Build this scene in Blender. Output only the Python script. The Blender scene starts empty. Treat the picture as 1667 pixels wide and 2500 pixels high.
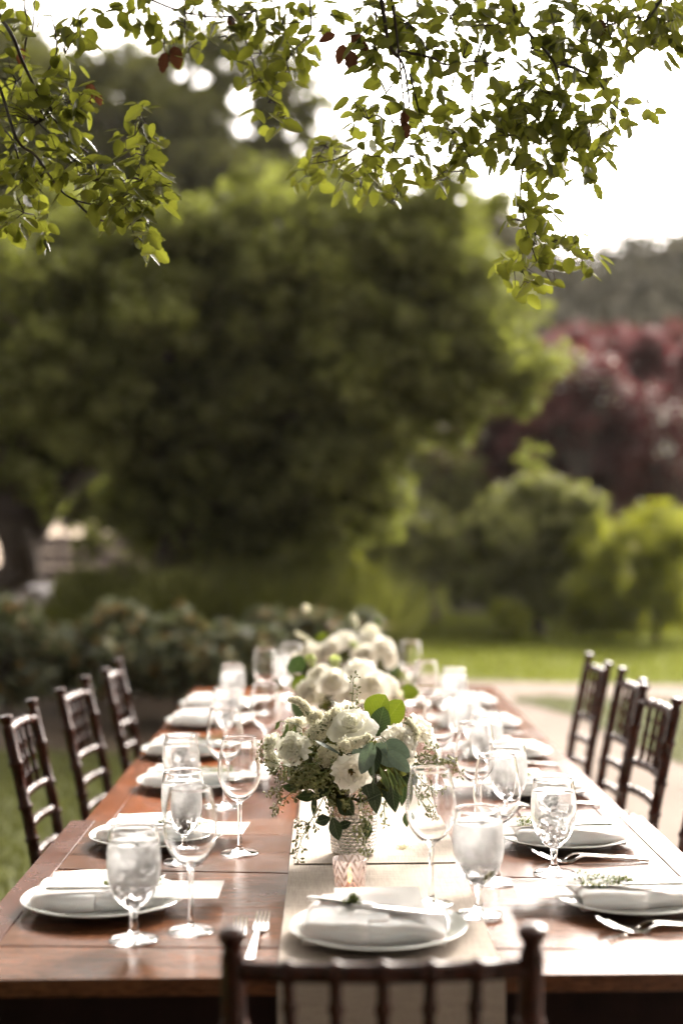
import bpy, math, random
import numpy as np
from mathutils import Vector, Matrix, noise

sc = bpy.context.scene
COL = sc.collection
R = math.radians

# ------------------------------------------------------------------ camera
CAM = Vector((0, 0, 1.37))
F = 3472.0                                   # pixels, photograph 1667 x 2500
YAW, PITCH, ROLL = math.atan(36.5 / F), math.atan(41.0 / F), R(-0.38)
CM = (Matrix.Rotation(-YAW, 3, 'Z') @ Matrix.Rotation(math.pi / 2 + PITCH, 3, 'X') @ Matrix.Rotation(ROLL, 3, 'Z'))
cd = bpy.data.cameras.new('camera'); cam = bpy.data.objects.new('camera', cd); COL.objects.link(cam)
cam.location = CAM; cam.rotation_euler = CM.to_euler()
cd.sensor_fit = 'VERTICAL'; cd.sensor_height = 36; cd.lens = 50
cd.clip_start = 0.05; cd.clip_end = 2000
cd.dof.use_dof = True; cd.dof.focus_distance = 2.58; cd.dof.aperture_fstop = 1.65
sc.camera = cam

# ------------------------------------------------------------------ sky, sun, exposure
SUN_EL, SUN_AZ = R(38), R(28)                # azimuth clockwise from +Y (ahead, a little to the right)
w = bpy.data.worlds.new('World'); sc.world = w; w.use_nodes = True
nt = w.node_tree; nt.nodes.clear()
sky = nt.nodes.new('ShaderNodeTexSky'); sky.sky_type = 'NISHITA'; sky.sun_disc = False
sky.sun_elevation = SUN_EL; sky.sun_rotation = SUN_AZ
sky.dust_density = 4.0; sky.air_density = 1.2; sky.ozone_density = 1.0
bw = nt.nodes.new('ShaderNodeRGBToBW')
veil = nt.nodes.new('ShaderNodeMix'); veil.data_type = 'RGBA'; veil.blend_type = 'MULTIPLY'
veil.inputs[0].default_value = 1.0; veil.inputs[7].default_value = (1.09, 1.0, 0.92, 1)
mx = nt.nodes.new('ShaderNodeMix'); mx.data_type = 'RGBA'; mx.inputs[0].default_value = 0.93   # thin high cloud
bg = nt.nodes.new('ShaderNodeBackground'); bg.inputs[1].default_value = 0.15
wo = nt.nodes.new('ShaderNodeOutputWorld')
nt.links.new(sky.outputs[0], bw.inputs[0]); nt.links.new(bw.outputs[0], veil.inputs[6])
nt.links.new(sky.outputs[0], mx.inputs[6]); nt.links.new(veil.outputs[2], mx.inputs[7])
nt.links.new(mx.outputs[2], bg.inputs[0]); nt.links.new(bg.outputs[0], wo.inputs[0])
sl = bpy.data.lights.new('sun', 'SUN'); sl.energy = 1.1; sl.angle = R(11); sl.color = (1.0, 0.93, 0.82)
so = bpy.data.objects.new('sun', sl); COL.objects.link(so)
sd = Vector((math.sin(SUN_AZ) * math.cos(SUN_EL), math.cos(SUN_AZ) * math.cos(SUN_EL), math.sin(SUN_EL)))
so.rotation_euler = sd.to_track_quat('Z', 'Y').to_euler(); so.location = (3, 6, 9)
sc.view_settings.view_transform = 'Standard'; sc.view_settings.look = 'None'
sc.view_settings.exposure = 2.7; sc.view_settings.gamma = 1.0; sc.view_settings.use_curve_mapping = False
sc.render.engine = 'CYCLES'
cy = sc.cycles
cy.max_bounces = 14; cy.diffuse_bounces = 4; cy.glossy_bounces = 6; cy.transmission_bounces = 14; cy.transparent_max_bounces = 12
cy.sample_clamp_indirect = 6.0; cy.sample_clamp_direct = 0; cy.use_denoising = True
cy.use_adaptive_sampling = True; cy.adaptive_threshold = 0.01
try: cy.denoiser = 'OPENIMAGEDENOISE'
except Exception: pass

# ------------------------------------------------------------------ helpers
def at(px, py, Y=None, z=None):
    """point where the line of sight through a photograph pixel meets the plane y=Y or z=z"""
    d = CM @ Vector(((px - 833.5) / F, -(py - 1250) / F, -1.0))
    t = (Y - CAM.y) / d.y if Y is not None else (z - CAM.z) / d.z
    return CAM + d * t

def link(o, parent=None):
    COL.objects.link(o)
    if parent is not None: o.parent = parent
    return o

def tag(o, label=None, cat=None, group=None, kind=None):
    if label: o['label'] = label
    if cat: o['category'] = cat
    if group: o['group'] = group
    if kind: o['kind'] = kind
    return o

def thing(name, label, cat, loc=(0, 0, 0), rotz=0.0, group=None):
    o = bpy.data.objects.new(name, None); o.empty_display_size = 0.05
    link(o); o.location = loc; o.rotation_euler = (0, 0, rotz)
    return tag(o, label, cat, group)

def new_obj(name, me, parent=None, loc=None, rot=None):
    o = bpy.data.objects.new(name, me); link(o, parent)
    if loc is not None: o.location = loc
    if rot is not None: o.rotation_euler = rot
    return o

def copy_tree(o, parent=None):
    c = o.copy(); COL.objects.link(c); c.parent = parent
    for ch in [x for x in KIDS.get(o.name, [])]:
        k = copy_tree(ch, c)
        KIDS.setdefault(c.name, []).append(k)
    return c
KIDS = {}
def index_kids(root):
    KIDS[root.name] = list(root.children)
    for c in root.children: index_kids(c)
def dup(root, loc, rotz, label, group=None, euler=None):
    if root.name not in KIDS: index_kids(root)
    c = copy_tree(root)
    c.location = loc; c.rotation_euler = euler if euler else (0, 0, rotz)
    c['label'] = label
    if group: c['group'] = group
    return c

class MB:
    def __init__(s): s.v, s.f, s.m = [], [], []
    def add(s, v, f, mi=0):
        n = len(s.v); s.v += [tuple(p) for p in v]
        s.f += [tuple(i + n for i in q) for q in f]; s.m += [mi] * len(f); return s
    def box(s, x0, x1, y0, y1, z0, z1, c=0.0, mi=0):
        if c <= 0:
            v = [(x, y, z) for x in (x0, x1) for y in (y0, y1) for z in (z0, z1)]
            return s.add(v, [(0, 1, 3, 2), (4, 6, 7, 5), (0, 4, 5, 1), (2, 3, 7, 6), (0, 2, 6, 4), (1, 5, 7, 3)], mi)
        bm = bmesh_box(x0, x1, y0, y1, z0, z1, c)
        return s.add(bm[0], bm[1], mi)
    def tube(s, pts, rad, seg=8, cap=True, mi=0):
        pts = [Vector(p) for p in pts]
        if not hasattr(rad, '__len__'): rad = [rad] * len(pts)
        n = len(pts); t0 = (pts[1] - pts[0]).normalized()
        a = t0.cross(Vector((0, 0, 1)));  a = a if a.length > 1e-3 else t0.cross(Vector((0, 1, 0)))
        a.normalize(); V = []
        for i, p in enumerate(pts):
            t = (pts[min(i + 1, n - 1)] - pts[max(i - 1, 0)])
            t = t.normalized() if t.length > 1e-9 else t0
            a = (a - t * a.dot(t)); a = a.normalized() if a.length > 1e-6 else t.orthogonal().normalized()
            b = t.cross(a)
            for k in range(seg):
                an = 2 * math.pi * k / seg
                V.append(p + (a * math.cos(an) + b * math.sin(an)) * rad[i])
        Fc = [(i * seg + k, i * seg + (k + 1) % seg, (i + 1) * seg + (k + 1) % seg, (i + 1) * seg + k)
              for i in range(n - 1) for k in range(seg)]
        if cap: Fc += [tuple(range(seg))[::-1], tuple((n - 1) * seg + k for k in range(seg))]
        return s.add(V, Fc, mi)
    def lathe(s, prof, seg=32, mi=0, o=(0, 0, 0), wob=None):
        V, idx = [], []
        for j, (r, z) in enumerate(prof):
            if r < 1e-6: idx.append([len(V)] * seg); V.append((o[0], o[1], o[2] + z)); continue
            row = []
            for k in range(seg):
                an = 2 * math.pi * k / seg; rr = r if wob is None else r + wob(an, z, j)
                row.append(len(V)); V.append((o[0] + rr * math.cos(an), o[1] + rr * math.sin(an), o[2] + z))
            idx.append(row)
        Fc = []
        for j in range(len(prof) - 1):
            for k in range(seg):
                q = (idx[j][k], idx[j][(k + 1) % seg], idx[j + 1][(k + 1) % seg], idx[j + 1][k])
                q = tuple(dict.fromkeys(q))
                if len(q) > 2: Fc.append(q)
        return s.add(V, Fc, mi)
    def grid(s, P, mi=0):
        n, m = len(P), len(P[0])
        V = [p for row in P for p in row]
        return s.add(V, [(i * m + j, (i + 1) * m + j, (i + 1) * m + j + 1, i * m + j + 1) for i in range(n - 1) for j in range(m - 1)], mi)
    def slab(s, P, th, mi=0):
        """closed sheet: grid of points thickened downwards by th along z-ish normals"""
        n, m = len(P), len(P[0]); P = [[Vector(p) for p in row] for row in P]
        Q = []
        for i in range(n):
            row = []
            for j in range(m):
                a = P[min(i + 1, n - 1)][j] - P[max(i - 1, 0)][j]; b = P[i][min(j + 1, m - 1)] - P[i][max(j - 1, 0)]
                nn = a.cross(b); nn = nn.normalized() if nn.length > 1e-12 else Vector((0, 0, 1))
                row.append(P[i][j] - nn * th)
            Q.append(row)
        V = [p for r_ in P for p in r_] + [p for r_ in Q for p in r_]; o = n * m; Fc = []
        for i in range(n - 1):
            for j in range(m - 1):
                q = (i * m + j, (i + 1) * m + j, (i + 1) * m + j + 1, i * m + j + 1)
                Fc.append(q); Fc.append(tuple(x + o for x in q[::-1]))
        for i in range(n - 1):
            for j in (0, m - 1):
                a, b = i * m + j, (i + 1) * m + j; q = (a, a + o, b + o, b); Fc.append(q if j == 0 else q[::-1])
        for j in range(m - 1):
            for i in (0, n - 1):
                a, b = i * m + j, i * m + j + 1; q = (a, b, b + o, a + o); Fc.append(q if i == 0 else q[::-1])
        return s.add(V, Fc, mi)
    def mesh(s, name, mats, smooth=True, ang=40, xf=None):
        me = bpy.data.meshes.new(name)
        v = s.v if xf is None else [tuple(xf @ Vector(p)) for p in s.v]
        me.from_pydata(v, [], s.f); 
        for m_ in (mats if isinstance(mats, (list, tuple)) else [mats]): me.materials.append(m_)
        if any(s.m): me.polygons.foreach_set('material_index', s.m)
        if smooth:
            me.polygons.foreach_set('use_smooth', [True] * len(me.polygons))
            if ang < 180: me.set_sharp_from_angle(angle=R(ang))
        me.update(); return me
    def build(s, name, mats, parent=None, smooth=True, ang=40, loc=None, rot=None):
        return new_obj(name, s.mesh(name, mats, smooth, ang), parent, loc, rot)

def bmesh_box(x0, x1, y0, y1, z0, z1, c):
    V, Fc = [], []
    # chamfered box: 24 verts
    ax = [(x0, x1), (y0, y1), (z0, z1)]
    idx = {}
    for sx in (0, 1):
        for sy in (0, 1):
            for sz in (0, 1):
                s_ = (sx, sy, sz)
                for a in range(3):
                    p = [ax[k][s_[k]] for k in range(3)]
                    for k in range(3):
                        if k != a: p[k] += c if s_[k] == 0 else -c
                    idx[(s_, a)] = len(V); V.append(tuple(p))
    def I(sx, sy, sz, a): return idx[((sx, sy, sz), a)]
    for a in range(3):
        b, d = (a + 1) % 3, (a + 2) % 3
        for s1 in (0, 1):
            q = []
            for (u, v_) in ((0, 0), (1, 0), (1, 1), (0, 1)):
                s_ = [0, 0, 0]; s_[a] = s1; s_[b] = u; s_[d] = v_; q.append(I(*s_, a))
            Fc.append(tuple(q if s1 else q[::-1]))
    for a in range(3):                       # edges parallel to axis a
        b, d = (a + 1) % 3, (a + 2) % 3
        for u in (0, 1):
            for v_ in (0, 1):
                s0 = [0, 0, 0]; s0[b] = u; s0[d] = v_; s1_ = list(s0); s1_[a] = 1
                q = (I(*s0, b), I(*s1_, b), I(*s1_, d), I(*s0, d))
                Fc.append(q if (u ^ v_) else q[::-1])
    for sx in (0, 1):
        for sy in (0, 1):
            for sz in (0, 1):
                q = (I(sx, sy, sz, 0), I(sx, sy, sz, 1), I(sx, sy, sz, 2))
                Fc.append(q if (sx + sy + sz) % 2 else q[::-1])
    return V, Fc

def quick_mesh(name, V, quads, mat):
    """numpy verts (n,3) and quads (m,4)"""
    me = bpy.data.meshes.new(name)
    me.vertices.add(len(V)); me.vertices.foreach_set('co', np.ascontiguousarray(V, dtype=np.float32).ravel())
    m = len(quads); me.loops.add(m * 4); me.polygons.add(m)
    me.loops.foreach_set('vertex_index', np.ascontiguousarray(quads, dtype=np.int32).ravel())
    me.polygons.foreach_set('loop_start', np.arange(0, m * 4, 4, dtype=np.int32))
    me.polygons.foreach_set('loop_total', np.full(m, 4, dtype=np.int32))
    me.materials.append(mat); me.update(calc_edges=True); me.validate(); return me

# ------------------------------------------------------------------ materials
def NM(name):
    m = bpy.data.materials.new(name); m.use_nodes = True; t = m.node_tree
    p = t.nodes['Principled BSDF']; return m, t, p
def node(t, typ, **kw):
    n = t.nodes.new(typ)
    for k, v in kw.items(): setattr(n, k, v)
    return n
def ramp(t, fac, stops):
    r = t.nodes.new('ShaderNodeValToRGB'); e = r.color_ramp.elements
    while len(e) < len(stops): e.new(0.5)
    for i, (p, c) in enumerate(stops): e[i].position = p; e[i].color = (*c, 1)
    t.links.new(fac, r.inputs[0]); return r.outputs[0]
def noise_n(t, scale, detail=4, rough=0.6, vscale=None, coord='Object', dist=0.0):
    tc = t.nodes.new('ShaderNodeTexCoord'); src = tc.outputs[coord]
    if vscale:
        mp = t.nodes.new('ShaderNodeMapping'); mp.inputs['Scale'].default_value = vscale
        t.links.new(src, mp.inputs[0]); src = mp.outputs[0]
    n = t.nodes.new('ShaderNodeTexNoise'); n.inputs['Scale'].default_value = scale
    n.inputs['Detail'].default_value = detail; n.inputs['Roughness'].default_value = rough; n.inputs['Distortion'].default_value = dist
    t.links.new(src, n.inputs['Vector']); return n.outputs[0]
def bump(t, p, h, strength, dist=0.001):
    b = t.nodes.new('ShaderNodeBump'); b.inputs['Strength'].default_value = strength; b.inputs['Distance'].default_value = dist
    t.links.new(h, b.inputs['Height']); t.links.new(b.outputs[0], p.inputs['Normal']); return b
def simple(name, col, rough=0.5, metal=0.0, n=None, spec=0.5):
    m, t, p = NM(name); p.inputs['Base Color'].default_value = (*col, 1); p.inputs['Roughness'].default_value = rough
    p.inputs['Metallic'].default_value = metal; p.inputs['Specular IOR Level'].default_value = spec
    if n:
        f = noise_n(t, n[0], 5); c2 = tuple(min(1, x * n[1]) for x in col)
        t.links.new(ramp(t, f, [(0.3, tuple(x * (2 - n[1]) for x in col)), (0.7, c2)]), p.inputs['Base Color'])
    return m

def wood_top(name, vs, dark, light, rough=0.3):
    m, t, p = NM(name)
    f = noise_n(t, 6, 8, 0.65, vs, dist=0.6); g = noise_n(t, 60, 4, 0.7, vs)
    oi = t.nodes.new('ShaderNodeObjectInfo')
    mixf = node(t, 'ShaderNodeMath', operation='MULTIPLY_ADD'); mixf.inputs[1].default_value = 0.75
    t.links.new(f, mixf.inputs[0])
    add2 = node(t, 'ShaderNodeMath', operation='MULTIPLY'); add2.inputs[1].default_value = 0.30; t.links.new(oi.outputs['Random'], add2.inputs[0])
    t.links.new(add2.outputs[0], mixf.inputs[2])
    col = ramp(t, mixf.outputs[0], [(0.28, dark), (0.5, tuple((a + b) / 2 for a, b in zip(dark, light))), (0.7, light)])
    pores = ramp(t, g, [(0.36, (0.35, 0.32, 0.3)), (0.47, (0.9, 0.9, 0.9)), (0.62, (1.3, 1.25, 1.2))])
    mul = node(t, 'ShaderNodeMix', data_type='RGBA', blend_type='MULTIPLY'); mul.inputs[0].default_value = 1.0
    t.links.new(col, mul.inputs[6]); t.links.new(pores, mul.inputs[7]); t.links.new(mul.outputs[2], p.inputs['Base Color'])
    rr = node(t, 'ShaderNodeMapRange'); rr.inputs['To Min'].default_value = rough - 0.08; rr.inputs['To Max'].default_value = rough + 0.12
    blot = noise_n(t, 9, 5, 0.6); t.links.new(blot, rr.inputs['Value']); t.links.new(rr.outputs[0], p.inputs['Roughness'])
    p.inputs['Coat Weight'].default_value = 0.06; p.inputs['Coat Roughness'].default_value = 0.2; p.inputs['Specular IOR Level'].default_value = 0.36
    bump(t, p, g, 0.11, 0.001); return m
M = {}
M['wood_cross'] = wood_top('table_wood_cross', (1, 9, 9), (0.030, 0.012, 0.007), (0.175, 0.068, 0.029), 0.22)
M['wood_long'] = wood_top('table_wood_long', (9, 1, 9), (0.042, 0.012, 0.004), (0.23, 0.066, 0.017), 0.21)
M['wood_edge'] = wood_top('table_wood_edge', (9, 1, 9), (0.020, 0.008, 0.006), (0.09, 0.030, 0.016), 0.24)
M['seam'] = simple('amber_seam_filler', (0.22, 0.085, 0.012), 0.25, n=(40, 1.5))
M['apron'] = simple('dark_table_frame', (0.012, 0.004, 0.003), 0.55, n=(20, 1.4), spec=0.15)

def chair_mat():
    m, t, p = NM('mahogany_chair_lacquer'); f = noise_n(t, 30, 6, 0.6, (4, 4, 1))
    t.links.new(ramp(t, f, [(0.3, (0.011, 0.003, 0.002)), (0.7, (0.062, 0.014, 0.006))]), p.inputs['Base Color'])
    p.inputs['Roughness'].default_value = 0.24; p.inputs['Coat Weight'].default_value = 0.0; p.inputs['Specular IOR Level'].default_value = 0.34; return m
M['chair'] = chair_mat()
M['cushion'] = simple('ivory_cushion_cloth', (0.62, 0.56, 0.48), 0.85, n=(60, 1.08))

def cloth(name, col, warp=900, strength=0.5, slub=True):
    m, t, p = NM(name)
    a = noise_n(t, 1, 3, 0.7, (warp, warp * 0.05, warp)); b = noise_n(t, 1, 3, 0.7, (warp * 0.05, warp, warp))
    ad = node(t, 'ShaderNodeMath', operation='ADD'); t.links.new(a, ad.inputs[0]); t.links.new(b, ad.inputs[1])
    ha = node(t, 'ShaderNodeMath', operation='MULTIPLY'); ha.inputs[1].default_value = 0.5; t.links.new(ad.outputs[0], ha.inputs[0])
    k = 0.72 if slub else 0.93
    t.links.new(ramp(t, ha.outputs[0], [(0.38, tuple(c * k for c in col)), (0.6, col)]), p.inputs['Base Color'])
    p.inputs['Roughness'].default_value = 0.95; p.inputs['Specular IOR Level'].default_value = 0.08
    bump(t, p, ha.outputs[0], strength, 0.0006); return m
M['runner'] = cloth('beige_linen_runner', (0.48, 0.415, 0.36), 420, 0.5)
M['napkin'] = cloth('white_cotton_napkin', (0.88, 0.85, 0.84), 700, 0.2, False)
def thin(m, col, k):
    t = m.node_tree; p = t.nodes['Principled BSDF']; out = t.nodes['Material Output']; tr = t.nodes.new('ShaderNodeBsdfTranslucent'); tr.inputs[0].default_value = (*col, 1)
    ms = t.nodes.new('ShaderNodeMixShader'); ms.inputs[0].default_value = k; t.links.new(p.outputs[0], ms.inputs[1]); t.links.new(tr.outputs[0], ms.inputs[2]); t.links.new(ms.outputs[0], out.inputs[0])
thin(M['napkin'], (0.95, 0.90, 0.88), 0.4)
pn = M['napkin'].node_tree.nodes['Principled BSDF']; pn.inputs['Subsurface Weight'].default_value = 0.7; pn.inputs['Subsurface Radius'].default_value = (0.022, 0.016, 0.014); pn.inputs['Subsurface Scale'].default_value = 1.0

def ceramic():
    m, t, p = NM('white_glazed_plate'); p.inputs['Base Color'].default_value = (0.72, 0.74, 0.72, 1)
    p.inputs['Roughness'].default_value = 0.12; p.inputs['Coat Weight'].default_value = 0.5; p.inputs['Coat Roughness'].default_value = 0.05
    f = noise_n(t, 25, 3); rr = node(t, 'ShaderNodeMapRange'); rr.inputs['To Min'].default_value = 0.08; rr.inputs['To Max'].default_value = 0.2
    t.links.new(f, rr.inputs['Value']); t.links.new(rr.outputs[0], p.inputs['Roughness']); return m
M['plate'] = ceramic()

def glass(name, ior=1.5, rough=0.0, col=(1, 1, 1), frost=0.0, fscale=60, zmask=None, bumps=0.0):
    m = bpy.data.materials.new(name); m.use_nodes = True; t = m.node_tree; t.nodes.clear()
    g = t.nodes.new('ShaderNodeBsdfGlass'); g.inputs['IOR'].default_value = ior; g.inputs['Roughness'].default_value = rough
    g.inputs['Color'].default_value = (*col, 1); out = t.nodes.new('ShaderNodeOutputMaterial')
    if bumps:
        b = t.nodes.new('ShaderNodeBump'); b.inputs['Strength'].default_value = bumps; b.inputs['Distance'].default_value = 0.004
        t.links.new(noise_n(t, fscale, 3), b.inputs['Height']); t.links.new(b.outputs[0], g.inputs['Normal'])
    if frost > 0:                            # condensation droplets on a cold glass
        d = t.nodes.new('ShaderNodeBsdfDiffuse'); d.inputs[0].default_value = (0.93, 0.93, 0.93, 1)
        tr = t.nodes.new('ShaderNodeBsdfTranslucent'); tr.inputs[0].default_value = (0.97, 0.97, 0.97, 1)
        ml = t.nodes.new('ShaderNodeMixShader'); ml.inputs[0].default_value = 0.75
        t.links.new(d.outputs[0], ml.inputs[1]); t.links.new(tr.outputs[0], ml.inputs[2])
        ms = t.nodes.new('ShaderNodeMixShader')
        n = noise_n(t, fscale, 6, 0.7); mr = node(t, 'ShaderNodeMapRange')
        mr.inputs['From Min'].default_value = 0.35; mr.inputs['From Max'].default_value = 0.65
        mr.inputs['To Min'].default_value = frost * 0.8; mr.inputs['To Max'].default_value = frost * 1.2
        t.links.new(n, mr.inputs['Value']); fac = mr.outputs[0]
        if zmask:
            tc = t.nodes.new('ShaderNodeTexCoord'); sp = t.nodes.new('ShaderNodeSeparateXYZ'); t.links.new(tc.outputs['Object'], sp.inputs[0])
            z = node(t, 'ShaderNodeMapRange', interpolation_type='SMOOTHSTEP')
            z.inputs['From Min'].default_value = zmask[0]; z.inputs['From Max'].default_value = zmask[1]
            t.links.new(sp.outputs['Z'], z.inputs['Value'])
            z2 = node(t, 'ShaderNodeMapRange', interpolation_type='SMOOTHSTEP'); z2.inputs['From Min'].default_value = zmask[3]; z2.inputs['From Max'].default_value = zmask[2]
            t.links.new(sp.outputs['Z'], z2.inputs['Value'])
            mu = node(t, 'ShaderNodeMath', operation='MULTIPLY'); t.links.new(z.outputs[0], mu.inputs[0]); t.links.new(z2.outputs[0], mu.inputs[1])
            m2 = node(t, 'ShaderNodeMath', operation='MULTIPLY'); t.links.new(mu.outputs[0], m2.inputs[0]); t.links.new(fac, m2.inputs[1]); fac = m2.outputs[0]
        t.links.new(fac, ms.inputs[0]); t.links.new(g.outputs[0], ms.inputs[1]); t.links.new(ml.outputs[0], ms.inputs[2])
        t.links.new(ms.outputs[0], out.inputs[0])
    else: t.links.new(g.outputs[0], out.inputs[0])
    return m
M['glass'] = glass('clear_wine_glass', 1.48)
M['cold_glass'] = glass('condensation_misted_goblet', 1.46, 0.0, frost=0.5, fscale=70, zmask=(0.066, 0.10, 0.141, 0.150))
M['cold_clear'] = glass('lightly_misted_goblet', 1.46, 0.0, frost=0.12, fscale=90, zmask=(0.066, 0.10, 0.141, 0.150))
M['water'] = glass('iced_water', 1.33)
M['ice'] = glass('ice', 1.31, 0.03, frost=0.12, fscale=55, bumps=0.6)
M['steel'] = simple('polished_cutlery', (0.78, 0.76, 0.74), 0.14, 1.0)
def paper():
    m, t, p = NM('printed_menu_card'); p.inputs['Roughness'].default_value = 0.7
    tc = t.nodes.new('ShaderNodeTexCoord'); sp = t.nodes.new('ShaderNodeSeparateXYZ'); t.links.new(tc.outputs['Object'], sp.inputs[0])
    # faint printed lines of small type, too soft to read
    fr = node(t, 'ShaderNodeMath', operation='MULTIPLY'); fr.inputs[1].default_value = 95; t.links.new(sp.outputs['X'], fr.inputs[0])
    fc = node(t, 'ShaderNodeMath', operation='FRACT'); t.links.new(fr.outputs[0], fc.inputs[0])
    gt = node(t, 'ShaderNodeMath', operation='GREATER_THAN'); gt.inputs[1].default_value = 0.66; t.links.new(fc.outputs[0], gt.inputs[0])
    ab = node(t, 'ShaderNodeMath', operation='ABSOLUTE'); t.links.new(sp.outputs['Y'], ab.inputs[0])
    lt = node(t, 'ShaderNodeMath', operation='LESS_THAN'); lt.inputs[1].default_value = 0.027; t.links.new(ab.outputs[0], lt.inputs[0])
    ax = node(t, 'ShaderNodeMath', operation='ABSOLUTE'); t.links.new(sp.outputs['X'], ax.inputs[0])
    lx = node(t, 'ShaderNodeMath', operation='LESS_THAN'); lx.inputs[1].default_value = 0.062; t.links.new(ax.outputs[0], lx.inputs[0])
    n = noise_n(t, 1, 2, 0.5, (60, 700, 1)); ng = node(t, 'ShaderNodeMath', operation='GREATER_THAN'); ng.inputs[1].default_value = 0.5; t.links.new(n, ng.inputs[0])
    cur = gt.outputs[0]
    for o in (lt, lx, ng):
        mu = node(t, 'ShaderNodeMath', operation='MULTIPLY'); t.links.new(cur, mu.inputs[0]); t.links.new(o.outputs[0], mu.inputs[1]); cur = mu.outputs[0]
    t.links.new(ramp(t, cur, [(0.0, (0.82, 0.81, 0.80)), (1.0, (0.64, 0.62, 0.62))]), p.inputs['Base Color']); return m
M['paper'] = paper(); thin(M['paper'], (0.92, 0.90, 0.88), 0.42)

def leafmat(name, dark, light, trans, tw=0.4, gloss=0.35, hue_spread=None, veins=False, rnd='island'):
    m = bpy.data.materials.new(name); m.use_nodes = True; t = m.node_tree; p = t.nodes['Principled BSDF']; out = t.nodes['Material Output']
    if rnd == 'island': rn = t.nodes.new('ShaderNodeNewGeometry').outputs['Random Per Island']
    else: rn = t.nodes.new('ShaderNodeObjectInfo').outputs['Random']
    st = [(0.0, dark), (0.85, light)] if not hue_spread else [(0.0, dark), (0.8, light), (0.93, hue_spread), (1.0, hue_spread)]
    c = ramp(t, rn, st)
    n = noise_n(t, 8, 3); mm = node(t, 'ShaderNodeMix', data_type='RGBA', blend_type='MULTIPLY'); mm.inputs[0].default_value = 0.5
    t.links.new(c, mm.inputs[6]); t.links.new(ramp(t, n, [(0.3, (0.55, 0.55, 0.55)), (0.7, (1, 1, 1))]), mm.inputs[7])
    t.links.new(mm.outputs[2], p.inputs['Base Color']); p.inputs['Roughness'].default_value = gloss + 0.1; p.inputs['Specular IOR Level'].default_value = 0.4 if gloss < 0.4 else 0.12
    tr = t.nodes.new('ShaderNodeBsdfTranslucent')
    m3 = node(t, 'ShaderNodeMix', data_type='RGBA', blend_type='MULTIPLY'); m3.inputs[0].default_value = 1.0
    m3.inputs[7].default_value = (*trans, 1)
    nrm = ramp(t, rn, [(0.0, (0.6, 0.6, 0.6)), (0.8, (1.0, 1.0, 1.0)), (0.93, (1.3, 0.55, 0.5) if hue_spread else (1, 1, 1))])
    t.links.new(nrm, m3.inputs[6]); t.links.new(m3.outputs[2], tr.inputs[0])
    ms = t.nodes.new('ShaderNodeMixShader'); ms.inputs[0].default_value = tw
    t.links.new(p.outputs[0], ms.inputs[1]); t.links.new(tr.outputs[0], ms.inputs[2]); t.links.new(ms.outputs[0], out.inputs[0])
    return m
M['oak_leaf'] = leafmat('overhanging_oak_leaf', (0.022, 0.030, 0.006), (0.060, 0.075, 0.014), (0.26, 0.28, 0.03), 0.45, 0.28, rnd='object')
M['oak_leaf_mass'] = leafmat('overhanging_oak_leaf_mass', (0.022, 0.030, 0.006), (0.060, 0.075, 0.014), (0.26, 0.28, 0.03), 0.45, 0.28)
M['dry_leaf'] = leafmat('withered_leaf', (0.030, 0.013, 0.007), (0.085, 0.036, 0.016), (0.10, 0.038, 0.018), 0.35, 0.4, rnd='object')
M['oak_bg'] = leafmat('oak_crown_foliage', (0.042, 0.044, 0.013), (0.165, 0.170, 0.055), (0.26, 0.29, 0.05), 0.42, 0.6)
M['oak_dark'] = leafmat('dark_oak_foliage', (0.034, 0.035, 0.012), (0.115, 0.116, 0.038), (0.18, 0.19, 0.04), 0.34, 0.6)
M['lime_leaf'] = leafmat('lime_green_shrub_foliage', (0.09, 0.11, 0.012), (0.22, 0.24, 0.025), (0.40, 0.42, 0.03), 0.4, 0.4)
M['shrub_leaf'] = leafmat('grey_green_shrub_foliage', (0.07, 0.078, 0.022), (0.24, 0.24, 0.085), (0.34, 0.36, 0.08), 0.38, 0.4)
M['plum_leaf'] = leafmat('purple_plum_foliage', (0.035, 0.014, 0.014), (0.105, 0.042, 0.038), (0.20, 0.035, 0.04), 0.3, 0.4)
M['red_leaf'] = leafmat('red_tree_foliage', (0.045, 0.014, 0.012), (0.12, 0.032, 0.024), (0.15, 0.028, 0.02), 0.35, 0.4)
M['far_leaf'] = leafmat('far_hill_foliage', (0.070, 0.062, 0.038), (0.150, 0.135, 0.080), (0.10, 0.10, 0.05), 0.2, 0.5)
M['blossom'] = leafmat('white_shrub_blossom', (0.6, 0.58, 0.52), (0.88, 0.86, 0.80), (0.9, 0.88, 0.8), 0.3, 0.5)
M['rose_bush_leaf'] = leafmat('rose_bush_foliage', (0.022, 0.030, 0.012), (0.26, 0.28, 0.16), (0.26, 0.30, 0.10), 0.25, 0.3, hue_spread=(0.22, 0.12, 0.015))
M['blade'] = leafmat('long_grass_blade', (0.022, 0.027, 0.008), (0.155, 0.155, 0.042), (0.20, 0.22, 0.035), 0.35, 0.35)
M['bark'] = simple('grey_brown_bark', (0.055, 0.042, 0.034), 0.9, n=(7, 1.5), spec=0.2)
M['twig'] = simple('dark_reddish_twig', (0.030, 0.018, 0.014), 0.7, n=(60, 1.4))

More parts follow.
